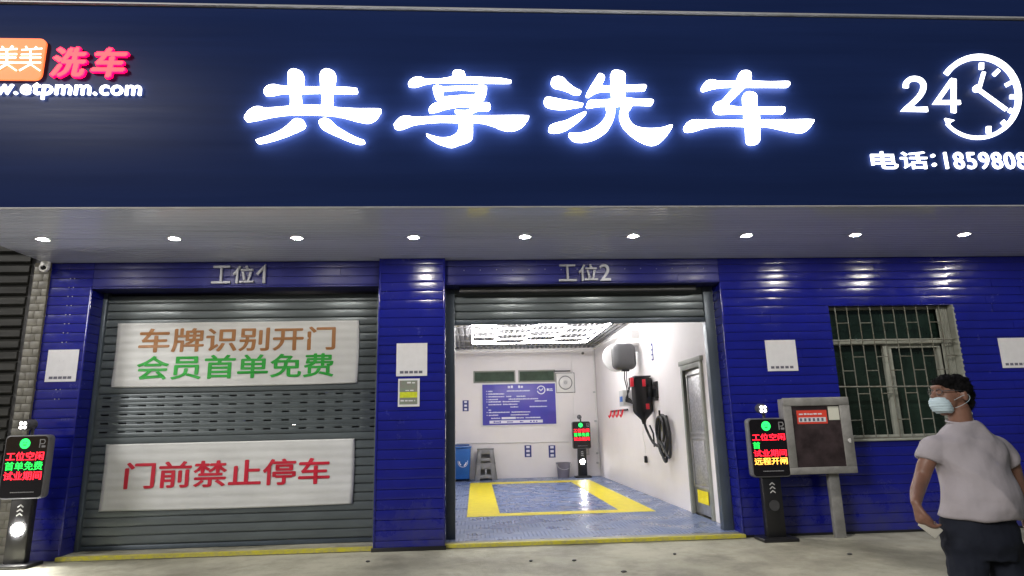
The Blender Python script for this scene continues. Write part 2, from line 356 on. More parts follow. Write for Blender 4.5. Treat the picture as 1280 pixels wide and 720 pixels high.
CHARS={
'共': [[(-2.047, 5.353), (-2.04, 5.403), (-2.007, 5.432), (-1.951, 5.426), (-1.896, 5.395), (-1.877, 5.339), (-1.877, 5.253), (-1.894, 5.183), (-1.896, 5.106), (-1.878, 5.014), (-1.865, 4.937), (-2.009, 4.936), (-2.002, 5.013), (-2.006, 5.089), (-2.023, 5.166), (-2.036, 5.244)], [(-1.694, 5.357), (-1.682, 5.407), (-1.641, 5.436), (-1.581, 5.427), (-1.533, 5.387), (-1.526, 5.335), (-1.533, 5.265), (-1.548, 5.187), (-1.549, 5.078), (-1.541, 5.001), (-1.521, 4.94), (-1.665, 4.939), (-1.663, 5.016), (-1.664, 5.108), (-1.678, 5.185), (-1.687, 5.263)], [(-2.295, 5.156), (-2.284, 5.195), (-2.251, 5.226), (-2.19, 5.239), (-2.134, 5.227), (-2.024, 5.221), (-1.857, 5.215), (-1.663, 5.216), (-1.524, 5.213), (-1.37, 5.21), (-1.289, 5.2), (-1.28, 5.177), (-1.292, 5.155), (-1.522, 5.156), (-1.716, 5.157), (-1.882, 5.152), (-2.034, 5.151), (-2.13, 5.142), (-2.211, 5.123), (-2.282, 5.124)], [(-2.481, 4.827), (-2.475, 4.872), (-2.431, 4.933), (-2.379, 4.967), (-2.325, 4.97), (-2.276, 4.956), (-2.147, 4.963), (-1.956, 4.983), (-1.709, 4.991), (-1.515, 4.968), (-1.293, 4.954), (-1.019, 4.951), (-1.034, 4.898), (-1.068, 4.844), (-1.122, 4.805), (-1.177, 4.799), (-1.289, 4.822), (-1.4, 4.855), (-1.511, 4.879), (-1.65, 4.89), (-1.87, 4.895), (-2.061, 4.887), (-2.223, 4.859), (-2.357, 4.825), (-2.457, 4.809)], [(-2.341, 4.576), (-2.209, 4.626), (-2.091, 4.686), (-2.013, 4.754), (-1.948, 4.823), (-1.901, 4.828), (-1.852, 4.808), (-1.833, 4.763), (-1.855, 4.725), (-1.941, 4.68), (-2.073, 4.619), (-2.206, 4.574), (-2.319, 4.55)], [(-1.684, 4.787), (-1.667, 4.817), (-1.62, 4.836), (-1.564, 4.815), (-1.493, 4.742), (-1.38, 4.667), (-1.282, 4.612), (-1.185, 4.571), (-1.191, 4.551), (-1.253, 4.548), (-1.364, 4.585), (-1.475, 4.637), (-1.573, 4.682), (-1.657, 4.734)]] ,
'享': [[(-0.216, 5.342), (-0.223, 5.397), (-0.201, 5.434), (-0.158, 5.441), (-0.101, 5.426), (-0.083, 5.383), (-0.08, 5.343), (-0.087, 5.311), (-0.209, 5.31)], [(-0.718, 5.265), (-0.693, 5.313), (-0.636, 5.345), (-0.572, 5.344), (-0.53, 5.325), (-0.373, 5.327), (-0.273, 5.344), (-0.223, 5.36), (-0.087, 5.356), (0.171, 5.349), (0.315, 5.343), (0.438, 5.314), (0.423, 5.301), (0.271, 5.299), (0.056, 5.3), (-0.145, 5.301), (-0.302, 5.301), (-0.444, 5.295), (-0.543, 5.275), (-0.635, 5.242), (-0.706, 5.245)], [(-0.437, 5.221), (-0.394, 5.248), (-0.33, 5.23), (-0.145, 5.239), (0.055, 5.246), (0.12, 5.253), (0.155, 5.235), (0.152, 5.195), (0.055, 5.199), (-0.088, 5.21), (-0.231, 5.206), (-0.33, 5.195), (-0.415, 5.179)], [(-0.441, 5.221), (-0.401, 5.245), (-0.337, 5.23), (-0.327, 5.19), (-0.337, 5.136), (-0.316, 5.089), (-0.33, 5.068), (-0.372, 5.057), (-0.404, 5.088), (-0.429, 5.15)], [(0.041, 5.226), (0.084, 5.253), (0.148, 5.242), (0.158, 5.195), (0.14, 5.132), (0.118, 5.085), (0.075, 5.073), (0.039, 5.1), (0.025, 5.123), (0.037, 5.17)], [(-0.38, 5.096), (-0.302, 5.105), (-0.145, 5.122), (-0.032, 5.129), (0.054, 5.127), (0.111, 5.108), (0.103, 5.08), (0.053, 5.076), (-0.06, 5.094), (-0.174, 5.093), (-0.273, 5.08), (-0.358, 5.057)], [(-0.485, 4.94), (-0.471, 4.982), (-0.422, 5.023), (-0.358, 5.026), (-0.273, 5.035), (-0.146, 5.056), (-0.032, 5.051), (0.067, 5.033), (0.181, 5.031), (0.184, 4.965), (0.052, 4.955), (-0.019, 4.923), (-0.09, 4.932), (-0.033, 4.954), (-0.012, 4.975), (-0.033, 5.001), (-0.103, 5.01), (-0.203, 4.996), (-0.316, 4.971), (-0.4, 4.941), (-0.471, 4.928)], [(-0.196, 4.938), (-0.146, 4.938), (-0.061, 4.935), (-0.026, 4.92), (-0.005, 4.874), (-0.004, 4.674), (-0.015, 4.613), (-0.064, 4.575), (-0.148, 4.545), (-0.232, 4.514), (-0.302, 4.529), (-0.385, 4.559), (-0.455, 4.604), (-0.511, 4.652), (-0.455, 4.634), (-0.371, 4.612), (-0.288, 4.612), (-0.218, 4.635), (-0.169, 4.681), (-0.154, 4.75), (-0.154, 4.811), (-0.168, 4.904)], [(-0.867, 4.761), (-0.847, 4.799), (-0.792, 4.853), (-0.722, 4.866), (-0.652, 4.854), (-0.442, 4.862), (-0.175, 4.873), (0.136, 4.875), (0.621, 4.878), (0.598, 4.824), (0.546, 4.762), (0.474, 4.723), (0.389, 4.715), (0.318, 4.73), (0.234, 4.768), (0.107, 4.805), (-0.034, 4.812), (-0.175, 4.814), (-0.372, 4.816), (-0.54, 4.801), (-0.665, 4.778), (-0.776, 4.731), (-0.846, 4.728)]] ,
'洗': [[(0.895, 5.314), (0.915, 5.354), (0.974, 5.374), (1.032, 5.358), (1.081, 5.3), (1.151, 5.237), (1.229, 5.19), (1.213, 5.166), (1.155, 5.162), (1.091, 5.196), (1.005, 5.227), (0.933, 5.245), (0.902, 5.274)], [(0.805, 5.067), (0.826, 5.107), (0.884, 5.11), (0.999, 5.085), (1.129, 5.062), (1.244, 5.036), (1.235, 5.016), (1.14, 4.999), (1.024, 4.978), (0.909, 4.986), (0.83, 5.012)], [(0.845, 4.725), (0.865, 4.764), (0.93, 4.795), (1.046, 4.827), (1.164, 4.89), (1.261, 4.936), (1.275, 4.926), (1.206, 4.851), (1.116, 4.773), (1.028, 4.718), (0.941, 4.692), (0.862, 4.697)], [(1.293, 5.158), (1.341, 5.246), (1.397, 5.335), (1.44, 5.403), (1.467, 5.413), (1.507, 5.384), (1.505, 5.344), (1.467, 5.264), (1.591, 5.257), (1.588, 5.204), (1.486, 5.208), (1.397, 5.183), (1.321, 5.135), (1.295, 5.138)], [(1.577, 5.265), (1.739, 5.266), (1.857, 5.271), (1.969, 5.277), (1.986, 5.253), (1.969, 5.224), (1.854, 5.216), (1.736, 5.215), (1.574, 5.209)], [(1.587, 5.393), (1.602, 5.442), (1.647, 5.456), (1.72, 5.44), (1.75, 5.403), (1.742, 5.315), (1.742, 5.202), (1.733, 5.107), (1.754, 5.043), (1.578, 5.026), (1.582, 5.105), (1.586, 5.217), (1.59, 5.313)], [(1.286, 5.016), (1.303, 5.056), (1.348, 5.08), (1.435, 5.08), (1.582, 5.09), (1.758, 5.107), (1.875, 5.092), (2.044, 5.09), (2.053, 5.065), (2.036, 5.039), (1.872, 5.041), (1.725, 5.035), (1.578, 5.026), (1.432, 5.022), (1.344, 5.005), (1.3, 4.999)], [(1.52, 5.034), (1.637, 5.042), (1.613, 4.995), (1.597, 4.901), (1.565, 4.807), (1.502, 4.713), (1.412, 4.643), (1.323, 4.601), (1.222, 4.581), (1.137, 4.588), (1.095, 4.619), (1.071, 4.669), (1.126, 4.668), (1.227, 4.681), (1.329, 4.72), (1.419, 4.782), (1.489, 4.868), (1.518, 4.947)], [(1.711, 5.043), (1.769, 5.044), (1.799, 5.004), (1.764, 4.957), (1.746, 4.902), (1.763, 4.831), (1.81, 4.769), (1.895, 4.738), (1.997, 4.731), (2.114, 4.74), (2.245, 4.775), (2.221, 4.709), (2.165, 4.639), (2.087, 4.569), (2.012, 4.546), (1.941, 4.561), (1.843, 4.614), (1.761, 4.683), (1.694, 4.768), (1.663, 4.87), (1.674, 4.964)]] ,
'车': [[(2.636, 5.251), (2.658, 5.292), (2.699, 5.333), (2.768, 5.35), (2.842, 5.334), (3.007, 5.336), (3.219, 5.338), (3.461, 5.333), (3.675, 5.338), (3.687, 5.31), (3.668, 5.283), (3.455, 5.28), (3.213, 5.278), (3.032, 5.279), (2.88, 5.27), (2.758, 5.248), (2.666, 5.218), (2.64, 5.224)], [(3.09, 5.41), (3.118, 5.46), (3.188, 5.474), (3.231, 5.453), (3.233, 5.396), (3.217, 5.322), (3.151, 5.264), (3.05, 5.166), (2.96, 5.085), (2.919, 5.053), (2.945, 5.013), (2.834, 4.941), (2.789, 4.94), (2.754, 5.004), (2.786, 5.06), (2.848, 5.084), (2.931, 5.173), (3.015, 5.263), (3.061, 5.345)], [(2.783, 5.036), (2.946, 5.021), (3.094, 5.003), (3.304, 5.005), (3.583, 5.01), (3.587, 4.981), (3.571, 4.946), (3.297, 4.947), (3.118, 4.946), (2.938, 4.938), (2.804, 4.934), (2.763, 4.972)], [(2.391, 4.749), (2.414, 4.796), (2.484, 4.839), (2.558, 4.844), (2.81, 4.843), (3.107, 4.844), (3.286, 4.849), (3.601, 4.851), (3.907, 4.853), (3.879, 4.789), (3.827, 4.733), (3.764, 4.709), (3.66, 4.717), (3.514, 4.747), (3.398, 4.774), (3.279, 4.782), (3.101, 4.784), (2.923, 4.787), (2.774, 4.783), (2.624, 4.758), (2.503, 4.718), (2.414, 4.71)], [(3.123, 5.167), (3.159, 5.196), (3.219, 5.197), (3.269, 5.165), (3.261, 5.056), (3.267, 4.976), (3.275, 4.88), (3.264, 4.754), (3.25, 4.628), (3.234, 4.574), (3.18, 4.558), (3.122, 4.562), (3.103, 4.596), (3.109, 4.722), (3.104, 4.848), (3.113, 4.975), (3.113, 5.071)]] ,
}
RING= [(5.611, 5.493), (5.653, 5.539), (5.699, 5.582), (5.748, 5.62), (5.799, 5.654), (5.853, 5.682), (5.909, 5.706), (5.965, 5.723), (6.022, 5.734), (6.078, 5.74), (6.133, 5.739), (6.187, 5.732), (6.239, 5.719), (6.288, 5.701), (6.333, 5.676), (6.375, 5.646), (6.413, 5.611), (6.445, 5.572), (6.473, 5.528), (6.495, 5.48), (6.512, 5.429), (6.523, 5.376), (6.528, 5.321), (6.527, 5.264), (6.52, 5.207), (6.508, 5.149), (6.49, 5.092), (6.467, 5.036), (6.438, 4.982), (6.405, 4.93), (6.368, 4.881), (6.326, 4.835), (6.282, 4.793), (6.234, 4.756), (6.183, 4.722), (6.131, 4.694), (6.077, 4.671), (6.022, 4.653), (5.967, 4.641), (5.913, 4.635), (5.859, 4.634), (5.806, 4.639), (5.756, 4.65), (5.708, 4.666), (5.662, 4.688), (5.62, 4.715), (5.582, 4.747), (5.549, 4.783), (5.519, 4.824), (5.538, 4.838), (5.568, 4.8), (5.601, 4.767), (5.639, 4.738), (5.68, 4.715), (5.724, 4.696), (5.77, 4.683), (5.818, 4.675), (5.868, 4.672), (5.918, 4.674), (5.969, 4.682), (6.019, 4.696), (6.069, 4.714), (6.118, 4.737), (6.165, 4.764), (6.21, 4.796), (6.252, 4.832), (6.291, 4.871), (6.327, 4.913), (6.359, 4.958), (6.386, 5.005), (6.41, 5.053), (6.429, 5.103), (6.444, 5.153), (6.455, 5.203), (6.461, 5.254), (6.461, 5.303), (6.457, 5.352), (6.447, 5.399), (6.432, 5.443), (6.413, 5.485), (6.389, 5.523), (6.36, 5.558), (6.327, 5.588), (6.29, 5.615), (6.25, 5.636), (6.208, 5.653), (6.162, 5.664), (6.115, 5.67), (6.067, 5.67), (6.017, 5.666), (5.967, 5.656), (5.918, 5.64), (5.869, 5.62), (5.822, 5.595), (5.777, 5.566), (5.734, 5.532), (5.694, 5.495), (5.657, 5.454)]
ARROW= [(5.516, 4.895), (5.622, 4.868), (5.569, 4.841), (5.547, 4.793)]
TICKS= [[(6.129, 5.625), (6.112, 5.541), (6.065, 5.541), (6.082, 5.625)], [(6.218, 5.485), (6.289, 5.548), (6.315, 5.513), (6.244, 5.45)], [(6.349, 5.355), (6.431, 5.397), (6.444, 5.354), (6.362, 5.312)], [(6.383, 5.208), (6.466, 5.208), (6.455, 5.16), (6.373, 5.159)], [(6.345, 5.034), (6.41, 4.995), (6.379, 4.952), (6.315, 4.992)], [(6.235, 4.882), (6.281, 4.823), (6.241, 4.789), (6.196, 4.848)], [(6.059, 4.796), (6.043, 4.716), (5.994, 4.716), (6.009, 4.796)]]
HANDS= [[(5.992, 5.289), (6.093, 5.508), (6.129, 5.497), (6.028, 5.278)], [(6.019, 5.283), (6.309, 5.028), (6.282, 4.998), (5.993, 5.253)], [(6.022, 5.285), (6.015, 5.267), (6.003, 5.253), (5.987, 5.243), (5.97, 5.239), (5.955, 5.243), (5.942, 5.252), (5.936, 5.267), (5.936, 5.284), (5.942, 5.301), (5.955, 5.316), (5.97, 5.326), (5.987, 5.33), (6.003, 5.326), (6.015, 5.317), (6.022, 5.302)]]
TWO= [(5.105, 5.289), (5.118, 5.345), (5.166, 5.392), (5.231, 5.408), (5.298, 5.39), (5.328, 5.334), (5.307, 5.253), (5.244, 5.169), (5.15, 5.085), (5.056, 5.009), (5.322, 5.011)]
FOUR= [[(5.639, 4.973), (5.718, 5.408)], [(5.701, 5.402), (5.447, 5.101), (5.74, 5.103)]]
BADGE= [(-5.418, 5.78), (-4.698, 5.783), (-4.651, 5.285), (-5.354, 5.286)]
MM= [[(-4.93, 5.642), (-4.715, 5.662)], [(-4.928, 5.586), (-4.718, 5.594)], [(-4.934, 5.547), (-4.712, 5.552)], [(-4.998, 5.486), (-4.706, 5.49)], [(-4.837, 5.649), (-4.812, 5.467)], [(-4.812, 5.469), (-4.918, 5.39)], [(-4.812, 5.469), (-4.703, 5.392)], [(-4.889, 5.684), (-4.864, 5.649)], [(-4.776, 5.681), (-4.792, 5.65)], [(-5.192, 5.638), (-4.972, 5.651)], [(-5.184, 5.583), (-4.969, 5.588)], [(-5.178, 5.543), (-4.972, 5.547)], [(-5.169, 5.481), (-4.998, 5.486)], [(-5.082, 5.645), (-5.056, 5.464)], [(-5.057, 5.466), (-5.156, 5.387)], [(-5.057, 5.466), (-4.947, 5.389)], [(-5.134, 5.676), (-5.109, 5.645)], [(-5.024, 5.685), (-5.042, 5.646)]]

# ------------------------------------------------------------------ measures (metres; X right, Y into the shop, Z up)
SOF, OV, TOP = 3.855, -2.337, 6.23
PITCH = .127
G = -.05                       # forecourt level; the wash floor is at 0

# ------------------------------------------------------------------ setting
mb = MB(); mb.box(-40,40,-40,-.10,G-.3,G); mb.box(-40,-5.9,-.10,30,G-.3,G); mb.box(9.2,40,-.10,30,G-.3,G)
mb.box(-5.9,9.2,-.10,10.6,G-.3,G-.002)
mb.build('ground','ground',kind='structure')
mb = MB(); mb.box(-5.29,-1.33,-.09,.14,G,.0); mb.box(-.43,3.59,-.09,.14,G,.0)
mb.build('kerb_step','ground',kind='structure',bevel=.008)
mb = MB(); mb.box(-5.29,-1.335,-.094,-.02,.0,.004); mb.box(-.425,3.59,-.094,-.02,.0,.004); mb.box(-5.29,-1.335,-.094,-.0905,-.04,.0); mb.box(-.425,3.59,-.094,-.0905,-.04,.0)
mb.build('yellow_threshold_line','yline',kind='structure')
mb = MB(); mb.box(-.74,3.63,.14,10.19,G,-.001)
mb.build('wash_floor','floor',kind='structure')
mb = MB(); mb.box(.404,2.496,2.744,8.396,-.001,.003)
mb.build('floor_centre','floor_c',kind='structure')
mb = MB(); mb.box(-5.85,-1.2,.14,10.19,G,-.001)
mb.build('closed_bay_floor','ground',kind='structure')
mb = MB(); mb.box(-.17,.40,2.42,8.95,-.001,.004); mb.box(2.50,3.08,2.42,8.95,-.001,.004); mb.box(.402,2.498,2.42,2.74,-.001,.004); mb.box(.402,2.498,8.40,8.95,-.001,.004)
mb.build('floor_marking','yellow',kind='structure')

# ------------------------------------------------------------------ building
B = empty('car_wash_building', 'blue clad two bay car wash with deep lit canopy and navy sign fascia', 'building', (1.6,4,G))
def clad(mb, p0, p1, z0, z1, out):
    """glossy lapped boards from p0 to p1 (x,y), facing out"""
    p0 = Vector((*p0,0)); p1 = Vector((*p1,0)); o = Vector((*out,0))
    k = math.floor((z0-G)/PITCH)
    while G+k*PITCH < z1-.004:
        a = max(G+k*PITCH, z0); b = min(G+(k+1)*PITCH, z1); k += 1
        if b-a < .012: continue
        h = b-a; t = random.uniform(-.0016,.0016); bl = random.uniform(.0008,.0030)
        # each row is made of several boards, butted with an open joint, each hung a little differently
        tot = (p1-p0).length; cuts = [0]
        if tot > 1.3:
            c_ = random.uniform(.5,2.2)
            while c_ < tot-.4: cuts.append(c_); c_ += random.uniform(1.3,2.6)
        cuts.append(tot)
        for q0, q1 in zip(cuts, cuts[1:]):
            q0 += .0015 if q0 else 0; q1 -= .0015 if q1 < tot else 0
            t = random.uniform(-.0016,.0016); off = random.uniform(-.0006,.0012)
            prof = [(-.012,a+.001),(off+t-.001,a+.003),(off+t+.0015,a+.013),(off+bl*.75+t*.5,a+h*.3),(off+bl,a+h*.55),(off+bl*.6-t*.5,a+h*.8),(off-t-.001,b-.005),(-.012,b-.001)]
            n = len(prof); nseg = max(1, int((q1-q0)/.4)); vs = []; fs = []
            for i in range(nseg+1):
                p = p0.lerp(p1, (q0+(q1-q0)*i/nseg)/tot); w = noise.noise(Vector((p.x*1.3,p.y*1.3,k*3.1)))*.0028
                vs += [tuple(p+o*(d+(w if d >= -.005 else 0))+Vector((0,0,z))) for d, z in prof]
            for i in range(nseg):
                fs += [(i*n+j, i*n+j+1, (i+1)*n+j+1, (i+1)*n+j) for j in range(n-1)]
            fs += [tuple(range(n)), tuple(nseg*n+j for j in range(n-1,-1,-1))]
            mb.add(vs, fs)
    return mb
def wall_part(name, segs, core, mt='clad'):
    c = MB()
    for a in core: c.box(*a)
    w = c.build(name,'clad_dark',B)
    m = MB()
    for a in segs: clad(m, *a)
    m.build('board_cladding',mt,w,smooth=25)
    return w
F = (0,-1)
wall_part('side_pier', [((-5.87,0),(-5.30,0),G,SOF,F), ((-5.30,0.0),(-5.30,.30),G,3.47,(1,0))], [(-5.87,-5.312,.012,.5,G,SOF)])
wall_part('lintel', [((-5.295,0),(-1.335,0),3.48,SOF,F)], [(-5.31,-1.32,.012,.5,3.482,SOF)],'clad_l')
wall_part('lintel', [((-.425,0),(3.595,0),3.49,SOF,F)], [(-.44,3.61,.012,.5,3.492,SOF)],'clad_l')
wall_part('pillar', [((-1.33,-.12),(-.43,-.12),G,SOF,F), ((-1.33,-.119),(-1.33,.3),G,SOF,(-1,0)), ((-.43,-.119),(-.43,.3),G,SOF,(1,0))],
          [(-1.318,-.442,-.108,.5,G,SOF)])
WX0, WX1, WZ0, WZ1 = 5.20, 7.10, 1.20, 3.11
wall_part('office_wall', [((3.60,0),(WX0,0),G,SOF,F), ((WX0,0),(WX1,0),WZ1,SOF,F), ((WX0,0),(WX1,0),G,WZ0,F), ((WX1,0),(9.2,0),G,SOF,F), ((3.60,0),(3.60,.30),G,3.48,(-1,0))],
          [(3.612,WX0,.012,.42,G,SOF), (WX0,WX1,.012,.42,WZ1,SOF), (WX0,WX1,.012,.42,G,WZ0), (WX1,9.2,.012,.42,G,SOF)])
MB().box(-1.36,-.40,-.15,-.1335,G,G+.05).build('pillar_skirting','black',B,bevel=.003)
MB().box(3.60,9.2,-.012,.012,G,G+.03).build('wall_foot_shade_strip','black',B)  # black strip standing in for contact shade and grime along the wall foot
# corner trim strips
for x, y in ((-5.30,-.004),(3.60,-.004)): MB().box(x-.012,x+.012,y-.006,y+.012,G,3.47).build('corner_bead','clad',B,bevel=.004)
for x in (-1.33,-.43): MB().box(x-.012,x+.012,-.130,-.112,G,SOF-.002).build('corner_bead','clad',B,bevel=.004)
rv = [(x,-.004,3.63-k*PITCH) for k in range(14) for x in (-5.60,-5.545)]+[(-.15+.235*k,-.004,3.70+.004*(k%3)) for k in range(16)]
for q in rv: MB().ball(q,.008,8,5).build('silver_bead','silver',B,smooth='all')  # small silver beads, paired up the pier and in a row along the lintel
# canopy
m = MB(); y = OV+.02; k = 0
while y < -.01:
    b = min(y+.1, -.002); w = random.uniform(-.0012,.0012)
    m.add([(-5.95,y+.002,SOF+.014),(-5.95,y+.006,SOF+w),(-5.95,(y+b)/2,SOF-.0012),(-5.95,b-.006,SOF-w),(-5.95,b-.002,SOF+.014),
           (9.2,y+.002,SOF+.014),(9.2,y+.006,SOF+w),(9.2,(y+b)/2,SOF-.0012),(9.2,b-.006,SOF-w),(9.2,b-.002,SOF+.014)],
          [(0,1,2,3,4),(9,8,7,6,5)]+[(i,i+5,i+6,i+1) for i in range(4)]+[(4,9,5,0)])
    y = b
sof = m.build('soffit','soffit',B,smooth=25)
m = MB().box(-5.95,9.2,OV+.02,.5,SOF+.016,SOF+.06); m.build('soffit_deck','groove',B)
m = MB()
m.box(-5.97,9.2,OV,OV+.02,3.835,TOP)
fa = m.build('fascia','fascia',B,bevel=.004)
m = MB().box(-5.97,9.2,OV-.03,OV+.10,TOP+.012,TOP+.035); m.build('fascia_trim','trim',B,bevel=.005)
m = MB().box(-5.97,9.2,OV-.004,OV+.03,3.825,3.835); m.build('drip_edge','trim',B)
m = MB().box(-5.97,9.2,OV+.09,OV+.11,TOP+.035,7.7); m.build('parapet','fascia',B)
m = MB().box(-5.96,9.2,OV+.12,10.6,SOF+.065,7.7); m.build('upper_storey','concrete_wall',B)
# inner room
m = MB()
m.box(-.95,-.75,.5,10.2,G,3.95); m.box(-.95,3.9,10.2,10.4,G,3.95)
m.box(3.64,3.84,.42,1.10,G,3.95); m.box(3.64,3.84,2.12,10.2,G,3.95); m.box(3.64,3.84,1.10,2.12,2.45,3.95)
m.build('bay_wall','white',B)
for a in ((-6.05,-5.87,.0,10.4,G,3.95),(-5.87,-.95,10.2,10.4,G,3.95),(-1.2,-.96,.5,10.2,G,3.95),(9.0,9.2,.45,10.6,G,3.95),(3.9,9.0,10.4,10.6,G,3.95),(3.9,9.0,3.2,3.24,G,3.95)):
    MB().box(*a).build('partition_wall','concrete_wall',B)
m = MB().box(-5.87,9.0,.5,10.4,3.84,3.90); m.build('ceiling','midgrey',B)
m = MB(); x = -.74
while x < 3.62: m.box(x,x+.05,.5,10.18,3.775,3.838); x += .13
y = 1.0
while y < 10.1: m.box(-.74,3.63,y,y+.03,3.760,3.774); y += 1.2
m.build('ceiling_slats','midgrey',B)
m = MB().box(3.60,3.638,.30,10.19,3.70,3.76).box(-.74,3.60,10.15,10.198,3.70,3.76); m.build('cornice','white2',B)
# high windows in the back wall
for x0, x1 in ((-.06,1.20),(1.29,2.40)):
    w = MB(); w.box(x0,x1,10.17,10.199,2.76,2.80); w.box(x0,x1,10.17,10.199,3.08,3.12); w.box(x0,x0+.04,10.17,10.199,2.80,3.08); w.box(x1-.04,x1,10.17,10.199,2.80,3.08)
    w = w.build('high_window','cream',B,bevel=.004)
    MB().box(x0+.04,x1-.04,10.185,10.197,2.80,3.08).build('pane','glassgreen',w)
MB().box(2.36,2.86,10.10,10.198,3.055,3.085).build('wall_ledge','darkgrey',B)
# water pipe along the rear wall and corner conduit
m = MB(); m.tube([(-.7,10.17,1.02),(2.75,10.17,1.0)],.012); m.tube([(3.6,10.16,.2),(3.6,10.16,3.7)],.022); m.tube([(2.93,10.17,3.75),(2.93,10.17,1.6)],.008)
m.build('pipe','white2',B,smooth=True)
for z in (.62,.35,1.55,2.4): MB().box(3.53,3.60,10.13,10.19,z,z+.05).build('pipe_clip','lightgrey',B,bevel=.005)
MB().box(3.12,3.3,10.15,10.19,.60,.64).box(3.3,3.33,10.15,10.19,.60,.9).build('cable_trunking','lightgrey',B,bevel=.005)
# inner door
d = MB(); d.box(3.60,3.66,2.03,2.12,0,2.45); d.box(3.60,3.66,1.10,1.19,0,2.45); d.box(3.60,3.66,1.19,2.03,2.36,2.45); d.box(3.585,3.64,1.06,2.16,2.45,2.53)
d = d.build('inner_door','cream',B,bevel=.008)
p = MB().box(3.66,3.70,1.192,2.028,.02,2.358).build('door_leaf','steel',d,bevel=.003)
m = MB(); m.box(3.648,3.662,1.32,1.90,1.35,2.22); m.box(3.648,3.662,1.32,1.90,.50,1.18); m.build('relief_panel','steel2',d,bevel=.012)
m = MB()
for z0,z1 in ((1.28,2.29),(.43,1.24)):
    m.box(3.638,3.66,1.25,1.29,z0,z1); m.box(3.638,3.66,1.93,1.97,z0,z1); m.box(3.638,3.66,1.29,1.93,z0,z0+.04); m.box(3.638,3.66,1.29,1.93,z1-.04,z1)
m.build('moulding','steel',d,bevel=.006)
MB().box(3.64,3.647,1.36,1.84,.20,.40).build('warning_strip','yellow',d)
MB().box(3.60,3.65,1.24,1.28,1.0,1.2).cyl((3.615,1.26,1.12),(3.615,1.38,1.12),.012).build('handle','lightgrey',d,smooth=True)

# office window
w = MB()
fy0, fy1 = .10, .16
w.box(WX0,WX1,fy0,fy1,WZ0,WZ0+.05); w.box(WX0,WX1,fy0,fy1,WZ1-.04,WZ1); w.box(WX0,WX0+.05,fy0,fy1,WZ0,WZ1); w.box(WX1-.05,WX1,fy0,fy1,WZ0,WZ1)
w.box(WX0,WX1-.14,fy0-.01,fy1+.01,2.545,2.625)
w.box(6.01,6.085,fy0,fy1,WZ0+.05,2.545); w.box(6.085,6.14,fy0+.01,fy1,WZ0+.05,2.545)
w.box(6.09,6.85,fy0+.005,fy1-.01,2.49,2.545); w.box(6.84,6.90,fy0+.01,fy1,WZ0+.05,2.545)
w = w.build('office_window','cream',B,bevel=.004)
MB().box(WX0+.02,WX1-.02,.165,.18,WZ0+.02,WZ1-.02).build('pane','glassdark',w)
m = MB()
for i in range(9): m.cyl((6.915+i*.018,.085+.008*(i%2),WZ0+.03),(6.915+i*.018,.085+.008*(i%2),WZ1-.02),.010,n=8)
m.build('folded_curtain','cream',w,smooth=True)
m = MB(); m.box(WX1-.02,WX1+.004,-.02,.10,WZ0,WZ1)
for z in [WZ0+.05+i*.085 for i in range(22)]: m.box(WX1-.03,WX1+.008,-.03,.02,z,z+.03)
m.build('shutter_track','cream',w)
m = MB(); xs = [WX0+.115+.178*i for i in range(11)]
for x in xs: m.tube([(x,.035,WZ0),(x,.035,WZ1)],.0075,n=8)
for z, st in ((2.86,0),(2.16,0),(2.36,1),(1.83,1),(1.46,0),(2.55,1)):
    for i in range(st,len(xs)-1,2): m.tube([(xs[i],.035,z),(xs[i+1],.035,z)],.0075,n=6)
m.tube([(WX0,.030,1.935),(WX1-.35,.030,1.915)],.011,n=8); m.tube([(WX0,.035,2.60),(WX1,.035,2.60)],.009,n=8)
m.box(WX0,WX1,.02,.05,WZ0,WZ0+.022)
m.build('security_grille','bars',w,smooth=True)
MB().box(WX0-.01,WX1+.01,-.03,.10,WZ0-.03,WZ0).build('sill','cream',w,bevel=.005)

# neighbour to the left
nb = empty('neighbouring_shopfront', 'dark weathered shopfront with closed slatted shutter left of the blue wall', 'building', (-8,.3,G))
m = MB(); z = G
while z < 4.4:
    m.add([(-12,.02,z),(-12,-.02,z+.03),(-12,-.02,z+.115),(-12,.02,z+.145),(-6.16,.02,z),(-6.16,-.02,z+.03),(-6.16,-.02,z+.115),(-6.16,.02,z+.145)],
          [(0,1,5,4),(1,2,6,5),(2,3,7,6),(0,3,2,1),(4,5,6,7),(0,4,7,3)]); z += .15
m.build('slatted_shutter','oldslat',nb)
MB().box(-12,-6.08,.03,4,G,7.7).build('wall','concrete_wall',nb)
MB().box(-12,-6.03,-.06,.03,4.4,7.7).build('upper_wall','concrete_wall',nb)
# narrow tiled strip
ts = MB().box(-6.08,-5.872,-.03,.0,G,SOF-.002)
ts = ts.build('tiled_pier','grime',label='narrow strip of stained white tiles beside the left end of the blue wall',cat='wall')
ts_m = MB(); z = G; k = 0
while z < SOF-.1:
    x0 = -6.074
    for x1 in ((-5.95,-5.876) if k%2 else (-6.0,-5.876)):
        ts_m.box(x0,x1,-.036,-.03,z+.004,min(z+.10,SOF-.004)); x0 = x1+.006
    z += .104; k += 1
ts_m.build('tile','tile',ts,bevel=.001)
# dome camera at its top
dc = empty('security_camera','small round security camera under the canopy at the top of the tiled strip','camera',(-5.90,-.09,3.76))
MB().lathe((-5.90,-.09,3.765),[(.02,.09),(.055,.085),(.06,.05),(.055,.0)],axis='z').build('housing','white2',dc,smooth=True)
MB().lathe((-5.90,-.12,3.765),[(.062,.03),(.062,-.005),(.045,-.012),(.04,-.005)],axis='y').build('collar','white2',dc,smooth=True)
MB().ball((-5.90,-.115,3.765),.04).build('lens','blackgloss',dc,smooth=True)

